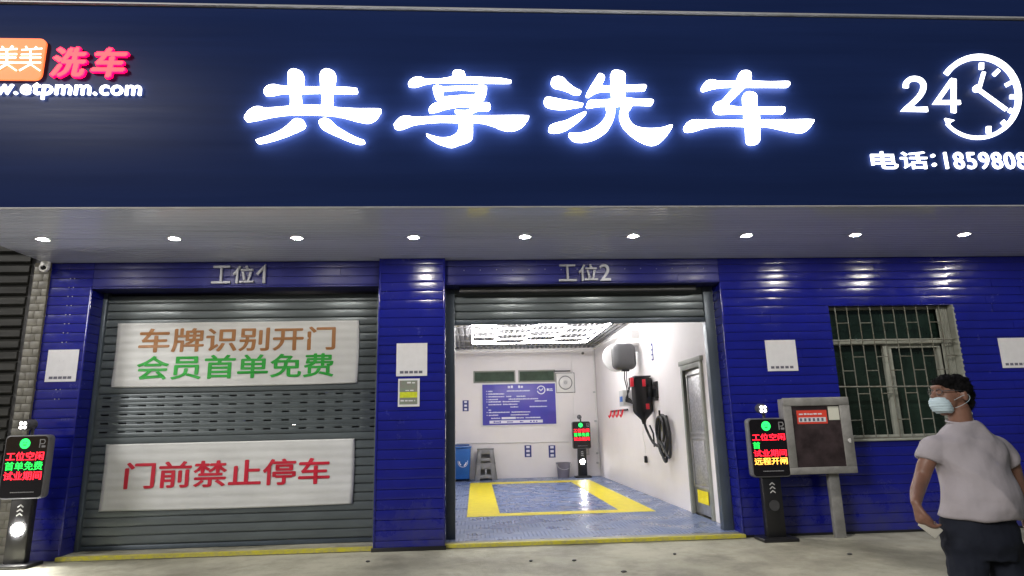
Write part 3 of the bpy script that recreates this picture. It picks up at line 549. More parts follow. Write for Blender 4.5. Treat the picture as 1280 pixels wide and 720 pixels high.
# ------------------------------------------------------------------ roller shutters
def slat(mb, x0, x1, z, p, y):
    pr = [(y+.022,z),(y+.021,z+.017),(y-.001,z+.018),(y-.003,z+p*.35),(y-.003,z+p*.7),(y+.001,z+p-.004),(y+.010,z+p-.0005),(y+.021,z+p+.004)]
    n = len(pr)
    mb.add([(x0,a,b) for a, b in pr]+[(x1,a,b) for a, b in pr], [tuple(range(n-1,-1,-1)),tuple(range(n,2*n)),(0,n,2*n-1,n-1)]+[(i,i+1,i+n+1,i+n) for i in range(n-1)])
def slotted(mb, x0, x1, z, p, y):
    mb.box(x0,x1,y-.004,y+.006,z+.004,z+.060); mb.box(x0,x1,y-.002,y+.006,z+.080,z+p+.002)
    x = x0
    while x < x1:
        b = min(x+.14,x1); mb.box(x,b,y-.003,y+.005,z+.060,z+.080); x = b+.105
t = empty('roller_shutter','closed grey steel roller shutter carrying the two white banners','roller shutter',(-3.35,.35,0),'roller shutters of the wash bays')
m = MB(); ms = MB(); p = .1167
for k in range(30):
    z = .06+k*p
    if z+p > 3.56: break
    if 12 <= k <= 16: slotted(ms,-5.31,-1.42,z,p,.335)
    else: slat(m,-5.31,-1.42,z,p,.335)
m.build('slat_curtain','slat',t,smooth=30); ms.build('slotted_slats','slat',t,bevel=.001)
MB().box(-5.31,-1.42,.318,.36,.004,.058).build('bottom_bar','rail',t,bevel=.004)
for x0, x1 in ((-1.42,-1.342),(-5.298,-5.24)): MB().box(x0,x1,.285,.40,0.0,3.48).build('guide_rail','rail',t,bevel=.006)
t = empty('roller_shutter','raised grey steel roller shutter above the open lit bay','roller shutter',(1.6,.35,2.96),'roller shutters of the wash bays')
m = MB()
for k in range(5): slat(m,-.30,3.46,3.03+k*p,p,.335)
m.build('slat_curtain','slat',t,smooth=30)
MB().box(-.30,3.46,.312,.362,2.955,3.028).build('bottom_bar','rail',t,bevel=.006)
for x0, x1 in ((-.426,-.295),(3.445,3.59)): MB().box(x0,x1,.285,.42,0.0,3.49).build('guide_rail','rail',t,bevel=.008)
MB().box(-.22,3.3,.16,.30,3.41,3.488).build('shutter_housing','darkgrey',t,bevel=.01)

# ------------------------------------------------------------------ banners
def banner(name, label, x0, x1, z0, z1, rows):
    nx, nz = 60, 40; vs = []
    for j in range(nz+1):
        for i in range(nx+1):
            u, v = i/nx, j/nz; x = x0+(x1-x0)*u+.012*math.sin(v*3); z = z0+(z1-z0)*v-.012*math.sin(u*3.1)*(1-v)
            ph = ((z-.06)/p) % 1
            y = .3205-.004*math.sin(math.pi*ph)+.008*noise.noise(Vector((x*1.6,z*5+x,1)))
            vs.append((x,y,z))
    fs = [(j*(nx+1)+i, j*(nx+1)+i+1, (j+1)*(nx+1)+i+1, (j+1)*(nx+1)+i) for j in range(nz) for i in range(nx)]
    m = MB(); m.add(vs, fs)
    b = m.build(name,'vinyl',None,smooth='all',label=label,cat='banner',group='banners on the closed shutter')
    md = b.modifiers.new('s','SOLIDIFY'); md.thickness = .0015; md.offset = 0
    for s_, a, c, e, f, mt in rows:
        # the print follows the hanging sheet
        tm = MB(); text(tm, s_, a, c, e, f, -.0012, .0012, .024)
        def yy(v):
            ph = ((v[2]-.06)/p) % 1
            return (v[0], .3155-.004*math.sin(math.pi*ph)+.008*noise.noise(Vector((v[0]*1.6,v[2]*5+v[0],1)))+v[1], v[2])
        tm.v = [yy(v) for v in tm.v]; tm.build('printed_lettering',mt,b)
banner('banner','upper white banner with brown and green characters taped on the closed shutter',-5.075,-1.685,2.14,3.045,
       [('车牌识别开门',-4.76,-2.01,2.62,2.965,'brown'),('会员首单免费',-4.75,-2.02,2.235,2.575,'green')])
banner('banner','lower white banner with one line of dark red characters on the closed shutter',-5.055,-1.70,.50,1.37,
       [('门前禁止停车',-4.76,-2.02,.775,1.125,'red')])

# ------------------------------------------------------------------ illuminated signs on the fascia
t = empty('illuminated_sign','large glowing white four character sign across the middle of the navy fascia','sign',(.7,OV,4.52))
m = MB()
for ch in '共享洗车':
    m = MB()
    for i, st in enumerate(CHARS[ch]): m.prism(smooth_loop(st), -2.398-.0012*i, -2.352+.0006*i)
    m.build('character','e_letter',t)
t = empty('clock_sign','glowing white clock outline with the number 24 at the right of the fascia','sign',(6,OV,4.6))
m = MB(); m.prism(RING,-2.375,-2.352); m.build('clock_ring','e_small',t)
m = MB(); m.prism(ARROW,-2.378,-2.351); m.build('arrowhead','e_small',t)
for tk in TICKS: MB().prism(tk,-2.375,-2.352).build('hour_mark','e_small',t)
m = MB()
for i, h in enumerate(HANDS): m.prism(h,-2.375-.002*i,-2.353+.001*i)
m.build('clock_hands','e_small',t)
MB().ribbon([(p_.x,p_.y) for p_ in catmull([(a,b,0) for a,b in TWO[:-1]],4)]+[TWO[-1]],.058,-2.375,-2.352).build('numeral','e_small',t)
MB().ribbon(FOUR[0],.052,-2.375,-2.352).ribbon(FOUR[1],.048,-2.377,-2.351).build('numeral','e_small',t)
t = empty('telephone_sign','glowing white line of small characters and digits under the clock sign','sign',(5.5,OV,4.25))
for s_, a, b, z0, z1 in (('电',4.55,4.86,4.27,4.48),('话',4.90,5.22,4.27,4.48),(':',5.27,5.32,4.30,4.45),('1859808',5.43,6.43,4.27,4.475)):
    text(MB(),s_,a,b,z0,z1,-2.362,-2.347,.006,spacing=1.12).build('lettering','e_small',t)
t = empty('website_sign','glowing white web address lettering below the orange badge','sign',(-4.6,OV,5.06))
text(MB(),'www.etpmm.com',-5.53,-3.62,5.06,5.255,-2.365,-2.347,.018,spacing=1.08).build('lettering','e_small',t)
t = empty('red_sign','glowing red two character sign right of the orange badge','sign',(-4.2,OV,5.3))
for s_, a, b in (('洗',-4.60,-4.22),('车',-4.18,-3.79)):
    c = text(MB(),s_,a,b,5.31,5.69,-2.375,-2.345,.05,.09).build('character','e_red',t)
    text(MB(),s_,a+.012,b-.012,5.322,5.678,-2.3775,-2.3755,.036,.09).build('face','e_redface',c)
t = empty('badge_sign','glowing orange rounded badge with white line characters at the left of the fascia','sign',(-5.3,OV,5.29))
c = MB().prism(rrect(-5.66,-4.685,5.285,5.785,.07),-2.37,-2.345).build('badge','e_orange',t)
m = MB()
for i, l in enumerate(MM): m.ribbon(l,.015,-2.376-.0007*i,-2.3705)
m.build('line_characters','e_mm',c)

t = empty('bay_number_sign','silver metal characters ending in 1 on the lintel above the closed bay','sign',(-3.3,0,3.53),'bay number signs')
for s_, a_, c_ in (('工',-3.68,-3.42),('位',-3.39,-3.10)): text(MB(),s_,a_,c_,3.535,3.79,-.040,-.008,.012).build('character','silver',t)
MB().ribbon([(-3.06,3.66),(-2.96,3.775),(-2.96,3.535)],.036,-.040,-.008).build('numeral','silver',t)
t = empty('bay_number_sign','silver metal characters ending in 2 on the lintel above the open bay','sign',(1.6,0,3.53),'bay number signs')
for s_, a_, c_ in (('工',1.22,1.48),('位',1.51,1.79),('2',1.82,1.98)): text(MB(),s_,a_,c_,3.52,3.77,-.040,-.008,.012).build('character' if s_ != '2' else 'numeral','silver',t)

# ------------------------------------------------------------------ canopy downlights
DL = [-5.26,-3.70,-2.21,-.76,.65,2.05,3.55,5.02,6.52,8.0]
WHERE = ['over the tiled strip at the left end of the soffit','over the left half of the closed shutter','over the right half of the closed shutter',
  'in front of the blue pillar between the bays','over the left part of the open bay','over the right part of the open bay','above the jamb right of the open bay',
  'above the grey notice cabinet','above the right edge of the barred window','beyond the barred window at the far right end']
d0 = None
for x, wh in zip(DL, WHERE):
    lab = 'small round lit downlight '+wh
    if d0 is None:
        d0 = empty('downlight',lab,'ceiling lamp',(x,-1.15,SOF),'downlights in the canopy soffit')
        MB().lathe((x,-1.15,SOF),[(.045,.010),(.062,-.008),(.078,-.010),(.082,-.002),(.080,.004),(.05,.012)],n=24).build('bezel_ring','white2',d0,smooth=True)
        MB().lathe((x,-1.15,SOF),[(.046,-.006),(.040,-.012),(.01,-.014)],n=20).build('lens','e_down',d0,smooth=True)
    else:
        o = d0.copy(); COL.objects.link(o); o.location.x = x; o['label'] = lab; o['_w'] = [x,-1.15,SOF]
        for c in list(d0.children):
            q = c.copy(); COL.objects.link(q); q.parent = o

# ------------------------------------------------------------------ stickers
def sticker(x0, x1, z0, z1, y, label):
    s_ = MB().box(x0,x1,y-.004,y,z0,z1).build('notice_sticker','paper',label=label,cat='sticker',group='white square stickers on the blue walls')
    b = MB(); w = x1-x0
    for i in range(5):
        a = x0+.05+i*(w-.1)/5; b.box(a,a+.05,y-.0055,y-.0042,z0+.035,z0+.07)
    b.build('caption','ink',s_)
sticker(-5.76,-5.36,2.21,2.64,-.006,'white square sticker on the blue wall left of the closed shutter')
sticker(-1.08,-.66,2.19,2.64,-.126,'white square sticker on the blue pillar above a small green poster')
sticker(4.18,4.63,2.175,2.62,-.006,'white square sticker on the blue wall above the grey notice cabinet')
sticker(7.71,8.16,2.16,2.60,-.006,'white square sticker right of the barred window at the picture edge')
g = MB().box(-1.05,-.76,-.131,-.126,1.78,2.155).build('small_poster','paper',label='small grey green poster with yellow band stuck below the sticker on the pillar',cat='poster')
MB().box(-1.03,-.79,-.1325,-.1312,1.81,2.13).build('print','gg',g)
MB().box(-1.03,-.79,-.134,-.1327,1.90,1.975).build('yellow_band','yg',g)
m = MB(); dashes(m,-1.015,-.82,1.85,.018,-.1345,-.1327); dashes(m,-.93,-.81,2.09,.02,-.1345,-.1327); dashes(m,-.95,-.84,1.99,.012,-.1345,-.1327); m.build('small_print','paper',g)

# ------------------------------------------------------------------ LED display posts
def display(x, y, z0, label, rows, fill, camlit=True):
    t = empty('display_post',label,'display post',(x,y,z0),'LED display posts of the wash bays')
    b = MB().prism(rrect(x-.235,x+.235,z0,z0+.045,.015),y-.17,y+.15).build('base','black',t,bevel=.01)
    col = MB().box(x-.125,x+.125,y-.05,y+.06,z0+.045,z0+.86).build('column','black',t,bevel=.012)
    m = MB()
    for k in range(3):
        zz = z0+.60+k*.05
        m.ribbon([(x-.035,zz),(x,zz+.028),(x+.035,zz)],.013,y-.053,y-.0505)
    m.build('chevron','lightgrey',col)
    h = MB().prism(rrect(x-.265,x+.265,z0+.80,z0+1.57,.055),y-.09,y+.03).build('display_head','bezel',t,bevel=.012)
    s_ = MB().prism(rrect(x-.248,x+.248,z0+.817,z0+1.553,.045),y-.0935,y-.0905).build('screen','blackgloss',h)
    n = len(rows); zt = z0+1.365
    for k, (tx, c, full) in enumerate(rows):
        rh = .098 if n > 3 else .112
        z1 = zt-k*(rh+.006)
        w = .225
        m = MB(); text(m, tx, x-w, x-w+(2*w)*full, z1-rh+.008, z1, y-.0965, y-.094, .012)
        m.build('led_text',{'r':'e_ledred','g':'e_ledgreen','y':'e_ledyel'}[c],h)
    cx, cz = x-.02, z0+1.465
    gl = MB().prism([(cx+.062*math.cos(a*math.pi/12),cz+.062*math.sin(a*math.pi/12)) for a in range(24)],y-.0965,y-.094).build('green_signal','e_go',h)
    m = MB(); m.prism([(cx-.022,cz-.01),(cx+.022,cz-.01),(cx+.015,cz-.026),(cx-.015,cz-.026)],y-.0985,y-.0966); m.box(cx-.024,cx-.01,y-.0985,y-.0966,cz+.008,cz+.02); m.box(cx+.01,cx+.024,y-.0985,y-.0966,cz+.008,cz+.02)
    m.build('signal_mark','green',gl)
    m = MB(); px = x+.16
    m.ribbon([(px,cz-.055),(px,cz+.045),(px+.05,cz+.045),(px+.062,cz+.02),(px+.05,cz-.005),(px,cz-.005)],.011,y-.0965,y-.094)
    m.prism(rrect(px+.022,px+.07,cz-.052,cz-.026,.008),y-.0968,y-.094)
    m.build('parking_mark','midgrey',h)
    m = MB(); dashes(m,x-.12,x+.16,z0+.875,.012,y-.0965,y-.094,.01,.02); m.build('small_print','midgrey',h)
    cm = MB().cyl((x-.0,y-.02,z0+1.57),(x-.0,y-.02,z0+1.66),.02).cyl((x-.03,y+.02,z0+1.70),(x-.05,y-.13,z0+1.69),.065,n=20).build('camera','darkgrey',t,smooth=True)
    m = MB()
    for a, c in ((-.025,-.025),(.025,-.025),(-.025,.025),(.025,.025)):
        m.cyl((x-.05+a,y-.137,z0+1.69+c),(x-.05+a,y-.131,z0+1.69+c),.017,n=12)
    m.build('camera_leds','e_cam' if camlit else 'midgrey',cm)
    fl = MB().prism([(x+.068*math.cos(a*math.pi/12),z0+.44+.068*math.sin(a*math.pi/12)) for a in range(24)],y-.062,y-.0505).build('fill_light',fill,t)
    return t
RW = [('工位空闲','r',1),('首单免费','g',1),('试业期间','r',1)]
display(3.92,-.27,G,'black LED display post beside the grey notice cabinet, its lower lamp unlit',[('工位空闲','r',1),('首','g',.22),('试业期间','r',1),('远程开闸','y',1)],'darkgrey')
display(-5.62,-.30,G,'black LED display post with bright lower lamp beside the closed shutter, at the left edge',RW,'e_fill')
display(3.04,9.75,0,'black LED display post with lit lower lamp against the rear wall of the open bay',RW,'e_fill2',False)
display(-5.03,9.6,0,'LED display post glimpsed through the slots of the closed shutter',RW,'e_fill2')

# ------------------------------------------------------------------ notice cabinet on post
t = empty('notice_cabinet','weathered grey metal notice cabinet on one post between display post and barred window','notice board',(4.8,-.25,G))
m = MB(); m.box(4.18,5.08,-.34,-.18,.79,1.77); bx = m.build('cabinet_box','zinc',t,bevel=.012)
m = MB(); m.box(4.165,5.095,-.37,-.34,1.67,1.78); m.box(4.165,5.095,-.37,-.34,.775,.865); m.box(4.165,4.28,-.37,-.34,.865,1.67); m.box(4.955,5.095,-.37,-.34,.865,1.67)
m.build('door_frame','zinc',t,bevel=.008)
cv = MB().box(4.28,4.955,-.352,-.345,.865,1.67).build('smoked_cover','cabglass',t)
r = MB().box(4.35,4.77,-.3545,-.3525,1.43,1.61).build('red_label','stickred',cv)
MB().box(4.37,4.75,-.356,-.3547,1.455,1.515).build('white_strip','paper',r)
m = MB(); 
for k in range(6): m.box(4.385+k*.06,4.415+k*.06,-.3575,-.3562,1.465,1.505)
m.build('dark_marks','ink',r)
m = MB(); dashes(m,4.38,4.70,1.55,.02,-.356,-.3547); m.build('pale_marks','paper',r)
MB().box(4.795,4.945,-.3545,-.3525,1.475,1.655).build('paper_note','paper2',cv)
MB().box(4.73,4.87,-.29,-.21,G,.79).build('post','zinc',t,bevel=.006)
MB().cyl((5.03,-.385,1.2),(5.03,-.37,1.2),.02).box(5.02,5.04,-.395,-.385,1.17,1.23).build('lock','lightgrey',t)

# ------------------------------------------------------------------ inside the open bay
t = empty('honeycomb_light','glowing honeycomb of white LED tubes under the ceiling of the open bay','ceiling lamp',(1.45,5.2,3.5))
HX0,HX1,HY0,HY1,HZ = -.06,2.92,3.0,7.5,3.6
m = MB(); a = .5; rr = .009; seen = set()
def seg(p, q):
    x0,y0 = p; x1,y1 = q
    def ins(pt): return HX0-.001 <= pt[0] <= HX1+.001 and HY0-.001 <= pt[1] <= HY1+.001
    if not ins(p) and not ins(q): return
    if not ins(p): p, q = q, p
    if not ins(q):
        tt = 1.0
        for lo, hi, k in ((HX0,HX1,0),(HY0,HY1,1)):
            d_ = q[k]-p[k]
            if d_ > 0 and q[k] > hi: tt = min(tt,(hi-p[k])/d_)
            if d_ < 0 and q[k] < lo: tt = min(tt,(lo-p[k])/d_)
        q = (p[0]+(q[0]-p[0])*tt, p[1]+(q[1]-p[1])*tt)
        if tt < .05: return
    k = tuple(sorted([(round(p[0],2),round(p[1],2)),(round(q[0],2),round(q[1],2))]))
    if k in seen: return
    seen.add(k); m.cyl((p[0],p[1],HZ),(q[0],q[1],HZ),rr,n=6)
for i in range(0,6):
    for j in range(-1,8):
        cx = HX0+.2+i*1.5*a; cy = HY0+.2+j*math.sqrt(3)*a+(i%2)*math.sqrt(3)*a/2
        V_ = [(cx+a*math.cos(math.pi/3*k), cy+a*math.sin(math.pi/3*k)) for k in range(6)]
        for k in range(6): seg(V_[k], V_[(k+1)%6])
m.build('tube_grid','e_hex',t,smooth=True)
fr = [(HX0,HY0),(HX1,HY0),(HX1,HY1),(HX0,HY1)]
m = MB()
for k in range(4): m.cyl((*fr[k],HZ),(*fr[(k+1)%4],HZ),.012,n=6)
m.build('border_tube','e_hex',t,smooth=True)
m = MB()
for x in (HX0+.3,1.43,HX1-.3):
    for y in (3.3,5.2,7.2): m.cyl((x,y,HZ+.01),(x,y,3.775),.005,n=6)
m.build('hanger','lightgrey',t)

b = MB().box(.20,2.385,10.15,10.19,1.52,2.71).build('notice_board','board',bevel=.004,label='blue notice board with white text rows and clock emblem on the rear bay wall',cat='notice board')
m = MB(); m.box(.17,2.415,10.16,10.192,1.49,1.52); m.box(.17,2.415,10.16,10.192,2.71,2.74); m.box(.17,.2,10.16,10.192,1.52,2.71); m.box(2.385,2.415,10.16,10.192,1.52,2.71); m.build('frame','white2',b)
m = MB(); Y0, Y1 = 10.146, 10.149
dashes(m,.96,1.12,2.59,.07,Y0,Y1,.06,.07); dashes(m,1.27,1.42,2.59,.07,Y0,Y1,.06,.07)
for z, sp in ((2.49,[(.38,.50),(.93,1.62)]),(2.41,[(.38,.85)]),(2.33,[(.38,.85),(.91,1.06),(1.22,1.48)]),(2.25,[(.38,.66),(.98,1.86)]),(2.18,[(.38,.75),(.80,1.30),(1.76,2.12)]),(2.10,[(.38,.76),(.81,1.24)]),(2.02,[(1.03,1.26),(1.60,2.12)]),(1.94,[(.38,.46)]),(1.87,[(.38,1.0),(1.06,1.62)]),(1.79,[(.38,.66),(1.03,1.56)]),(1.70,[(.45,.72),(1.20,1.42),(1.47,1.92)])):
    for a_, c_ in sp: dashes(m,a_,c_,z,.032,Y0,Y1,.022,.04,.25)
    if z not in (2.10,1.94,1.70): m.box(.32,.345,Y0,Y1,z+.005,z+.03)
m.box(.76,1.18,Y0,Y1,1.685,1.745)
m.box(.40,1.98,Y0,Y1,1.565,1.65)
m.build('text_rows','boardtxt',b)
m = MB(); dashes(m,.52,.74,1.585,.04,10.143,10.1455,.03,.06); dashes(m,.92,1.1,1.585,.04,10.143,10.1455,.02,.04); dashes(m,1.3,1.4,1.585,.04,10.143,10.1455,.02,.04); dashes(m,1.6,1.85,1.585,.04,10.143,10.1455,.03,.06,.8); m.build('footer_marks','board',b)
m = MB()
for k in range(28):
    if k in (13,14): continue
    a0, a1 = 2*math.pi*k/28, 2*math.pi*(k+1)/28
    m.prism([(1.96+r_*math.cos(a_),2.52+r_*math.sin(a_)) for r_, a_ in ((.13,a0),(.13,a1),(.10,a1),(.10,a0))],Y0,Y1)
m.ribbon([(1.90,2.55),(1.95,2.50),(2.02,2.56)],.03,Y0,Y1); m.box(2.13,2.19,Y0,Y1,2.49,2.56); dashes(m,2.21,2.31,2.53,.03,Y0,Y1); dashes(m,2.21,2.31,2.485,.03,Y0,Y1)
m.build('clock_emblem','boardtxt',b)

t = empty('exhaust_fan','square white exhaust fan with round grille at the top right of the blue board','fan',(2.70,10.19,2.44))
m = MB().box(2.43,2.97,10.14,10.198,2.44,3.0).build('housing','white2',t,bevel=.012)
MB().box(2.41,2.99,10.175,10.1975,2.42,2.44).box(2.97,2.99,10.175,10.1975,2.44,3.0).box(2.41,2.43,10.175,10.1975,2.44,3.0).box(2.41,2.99,10.175,10.1975,3.0,3.02).build('housing_rim','midgrey',t)
MB().lathe((2.70,10.14,2.72),[(.21,.0),(.21,-.012),(.185,-.02),(.185,.0)],axis='y').build('outer_ring','midgrey',t,smooth=True)
MB().lathe((2.70,10.12,2.72),[(.18,.0),(.16,-.01),(.07,-.015),(.06,.0)],axis='y').build('louvre_disc','white2',t,smooth=True)
MB().lathe((2.70,10.10,2.72),[(.05,.0),(.045,-.012),(.01,-.015)],axis='y').build('hub','lightgrey',t,smooth=True)

def vlabel(x0, x1, z0, z1, label, y=10.198):
    o = MB().box(x0,x1,y-.006,y,z0,z1).build('wall_label','navy',label=label,cat='wall label',group='small blue labels in the bay')
    m = MB(); h = (z1-z0)/3
    for k in range(3): m.box(x0+.05,x1-.05,y-.0085,y-.0065,z0+.03+k*h,z0+h-.02+k*h)
    m.build('marks','boardtxt',o)
vlabel(-.39,-.21,1.94,2.26,'small blue wall label high above the blue bin')
vlabel(1.42,1.62,.58,.92,'small blue wall label left of the one above the bucket')
vlabel(2.13,2.33,.55,.90,'small blue wall label just above the grey bucket')
o = MB().box(3.630,3.639,3.85,3.97,2.74,3.09).build('wall_label','navy',label='small blue wall label high on the right bay wall above the washer unit',cat='wall label',group='small blue labels in the bay')
m = MB()
for k in range(3): m.box(3.6275,3.6298,3.88,3.94,2.77+k*.1,2.84+k*.1)
m.build('marks','boardtxt',o)

t = empty('wheeled_bin','tall blue wheeled bin with white recycling emblem in the left corner of the bay','bin',(-.45,9.75,0))
m = MB().loft([((-.45,9.80,.06),.24,.24,(1,0,0),(0,1,0))]*1+[((-.45,9.80,.9),.30,.28,(1,0,0),(0,1,0))],n=4)
bd = MB(); bd.add([(-.70,9.62,.05),(-.20,9.62,.05),(-.20,10.05,.05),(-.70,10.05,.05),(-.75,9.55,.90),(-.15,9.55,.90),(-.15,10.12,.90),(-.75,10.12,.90)],[(0,3,2,1),(4,5,6,7),(0,1,5,4),(1,2,6,5),(2,3,7,6),(3,0,4,7)])
bd.build('body','bin',t,bevel=.03)
ld = MB().box(-.77,-.13,9.53,10.14,.90,.945).build('lid','bin',t,bevel=.02)
MB().tube([(-.70,10.12,.97),(-.20,10.12,.97)],.018).build('handle','bin',ld,smooth=True)
m = MB()
for k in range(3):
    a0 = R(90+120*k); c = (-.38,.52)
    m.ribbon([(c[0]+.095*math.cos(a0+R(i*14-42)),c[1]+.095*math.sin(a0+R(i*14-42))) for i in range(6)],.028,9.576,9.582)
m.ribbon([(-.38+.135*math.cos(i*math.pi/12),.52+.135*math.sin(i*math.pi/12)) for i in range(25)],.012,9.578,9.584)
m.build('emblem','boardtxt',t)
for x in (-.66,-.24): MB().cyl((x-.03,10.05,.09),(x+.03,10.05,.09),.09,n=20).build('wheel','black',t)

t = empty('step_stool','stack of dark grey plastic stools against the rear wall of the bay','stool',(.265,9.85,0))
for k, (zb, sc) in enumerate(((0,1),(.36,.93))):
    pass
def stool_shell(z0, h, wb, wt, db, dt, name):
    m = MB(); T = .03
    c = (.265, 9.88)
    def rect(w, d, z): return [(c[0]-w/2,c[1]-d/2,z),(c[0]+w/2,c[1]-d/2,z),(c[0]+w/2,c[1]+d/2,z),(c[0]-w/2,c[1]+d/2,z)]
    # front face with two windows, built from tapering bars
    def bar(u0,u1,f0,f1):
        z_0, z_1 = z0+h*f0, z0+h*f1
        w0, w1 = wb+(wt-wb)*f0, wb+(wt-wb)*f1; d0, d1 = db+(dt-db)*f0, db+(dt-db)*f1
        for s_ in (-1,1):
            ya, yb = c[1]+s_*d0/2, c[1]+s_*d1/2
            m.add([(c[0]+u0*w0,ya,z_0),(c[0]+u1*w0,ya,z_0),(c[0]+u1*w0,ya-s_*T,z_0),(c[0]+u0*w0,ya-s_*T,z_0),(c[0]+u0*w1,yb,z_1),(c[0]+u1*w1,yb,z_1),(c[0]+u1*w1,yb-s_*T,z_1),(c[0]+u0*w1,yb-s_*T,z_1)],
                  [(0,3,2,1),(4,5,6,7),(0,1,5,4),(1,2,6,5),(2,3,7,6),(3,0,4,7)])
    bar(-.5,-.25,0,1); bar(.25,.5,0,1); bar(-.25,.25,.68,1); bar(-.25,.25,.12,.34)
    if name: bar(-.05,.05,.34,.68)
    m.box(c[0]-wt/2+T,c[0]+wt/2-T,c[1]-.01,c[1]+.01,z0+.05,z0+h)  # inner panel added to make the window openings look dark
    for s_ in (-1,1):
        m.add([(c[0]+s_*wb/2,c[1]-db/2,z0),(c[0]+s_*wb/2,c[1]+db/2,z0),(c[0]+s_*(wb/2-T),c[1]+db/2,z0),(c[0]+s_*(wb/2-T),c[1]-db/2,z0),
               (c[0]+s_*wt/2,c[1]-dt/2,z0+h),(c[0]+s_*wt/2,c[1]+dt/2,z0+h),(c[0]+s_*(wt/2-T),c[1]+dt/2,z0+h),(c[0]+s_*(wt/2-T),c[1]-dt/2,z0+h)],
              [(0,3,2,1),(4,5,6,7),(0,1,5,4),(1,2,6,5),(2,3,7,6),(3,0,4,7)])
    m.box(c[0]-wt/2-.01,c[0]+wt/2+.01,c[1]-dt/2-.01,c[1]+dt/2+.01,z0+h,z0+h+.035)
    return m
stool_shell(0,.44,.66,.54,.42,.36,True).build('lower_stool','midgrey',t,bevel=.006)
stool_shell(.477,.36,.54,.46,.37,.32,False).build('upper_stool','midgrey',t,bevel=.006)

t = empty('bucket','small grey purple bucket with wire handle on the floor by the rear wall','bucket',(2.50,9.85,0))
MB().lathe((2.50,9.85,0),[(.001,.02),(.15,.02),(.15,0),(.16,0),(.20,.40),(.215,.40),(.215,.425),(.19,.425),(.185,.40),(.15,.04),(.001,.03)],n=32).build('pail','purple',t,smooth=True)
MB().tube([(2.50+.21*math.cos(a_),9.62-.02*math.sin(a_),.40-.16*math.sin(a_)) for a_ in [math.pi*k/12 for k in range(13)]],.006).build('handle','lightgrey',t,smooth=True)

# wall equipment on the right wall
t = empty('hose_reel','grey oval hose reel with white flange hung high on the right bay wall','hose reel',(3.3,4.9,2.6))
MB().box(3.02,3.53,4.72,5.10,2.64,3.21).build('drum','reel',t,bevel=.13,seg=5)
MB().lathe((3.16,5.13,2.93),[(.30,0),(.31,.02),(.31,.05),(.28,.07),(.05,.07)],axis='y',n=36).build('flange','white2',t,smooth=30)
m = MB().box(3.35,3.638,4.9,4.98,3.18,3.24).box(3.42,3.638,5.0,5.05,3.05,3.2).tube([(3.0,5.1,3.3),(3.15,4.9,3.42),(3.4,4.85,3.30),(3.6,4.8,3.38)],.008).tube([(3.1,4.9,3.25),(3.3,4.8,3.36),(3.6,4.75,3.2)],.008).tube([(3.35,5,3.45),(3.35,5,3.15)],.012).box(3.45,3.62,4.82,4.88,3.32,3.5)
m.build('bracket','white2',t)
m = MB().box(3.20,3.36,4.80,4.9,2.60,2.64).tube([(3.26,4.84,2.62),(3.25,4.86,2.45),(3.30,4.9,2.25),(3.33,4.95,2.0)],.013).tube([(3.30,4.84,2.62),(3.30,4.86,2.4),(3.36,4.95,2.15)],.010); m.build('feed_hose','rubber',t,smooth=True)
t = empty('washer_unit','black tapered high pressure washer gun holster with red patches on the right bay wall','washer unit',(3.4,4.1,1.5))
c = (3.42,4.10)
bd = MB().loft([((c[0],c[1],z),a_,b_,(1,0,0),(0,1,0)) for z, a_, b_ in ((1.46,.035,.035),(1.55,.06,.05),(1.68,.19,.11),(1.73,.215,.12),(2.36,.225,.125),(2.40,.215,.12))],n=8).build('body','black',t,bevel=.01)
MB().box(c[0]-.17,c[0]+.17,c[1]-.13,c[1]+.1,2.405,2.44).build('cap','darkgrey',t,bevel=.01)
for a in ((3.40,3.47,3.955,3.975,2.22,2.36),(3.45,3.52,3.955,3.985,1.76,1.87),(3.17,3.23,3.98,4.05,2.22,2.40)): MB().box(*a).build('red_patch','redpl',t,bevel=.006)
m = MB().box(3.56,3.638,3.72,3.82,2.15,2.24).box(3.60,3.638,3.66,3.9,1.96,2.30).box(3.56,3.638,3.70,3.80,1.92,2.0).box(3.50,3.638,3.95,4.15,2.0,2.2); m.build('bracket','black',t,bevel=.01)
t = empty('hose','black high pressure hose hanging in loops on the right bay wall','hose',(3.56,3.4,.8))
m = MB(); pth = [(3.42,4.10,1.55),(3.43,4.05,1.42),(3.46,3.98,1.28),(3.50,3.85,1.12),(3.54,3.7,1.05)]
pts = []
for k in range(5):
    cy, w, top, bot = [(3.45,.28,1.62,1.02),(3.40,.33,1.60,.86),(3.28,.36,1.63,1.00),(3.12,.34,1.61,.78),(3.30,.26,1.60,1.10)][k]
    for i in range(10):
        a_ = math.pi*1.5-2*math.pi*i/10 if k else math.pi*1.5-2*math.pi*i/10
        pts.append((3.60-.022*k, cy-w*math.cos(a_)*1.0, (top+bot)/2+(top-bot)/2*math.sin(a_)))
m.tube([tuple(v) for v in catmull(pth+pts,4)],.027,n=8); m.build('coil','rubber',t,smooth=True)
MB().box(3.54,3.638,3.2,3.36,1.56,1.62).tube([(3.52,3.3,1.72),(3.52,3.3,1.55)],.02).build('wall_hook','black',t,bevel=.004)
MB().tube([(3.50,3.98,1.44),(3.54,3.9,1.28),(3.55,3.92,1.02)],.018).build('spare_end','rubber',t,smooth=True)
t = empty('control_box','small grey control box with tangled cables left of the washer unit','control box',(3.5,6,1.88))
MB().box(3.40,3.638,5.75,6.15,1.88,2.24).build('box','lightgrey',t,bevel=.012)
m = MB()
for k in range(7):
    y_ = 5.4+.08*k; m.tube([tuple(v) for v in catmull([(3.52,y_,2.35-.05*k),(3.42+.02*k,y_-.05,2.15),(3.46,y_+.1,1.98),(3.55,y_-.1,1.9+.03*k)],4)],.014,n=6)
m.box(3.50,3.638,5.1,5.5,2.3,2.5); m.build('cables','rubber',t)
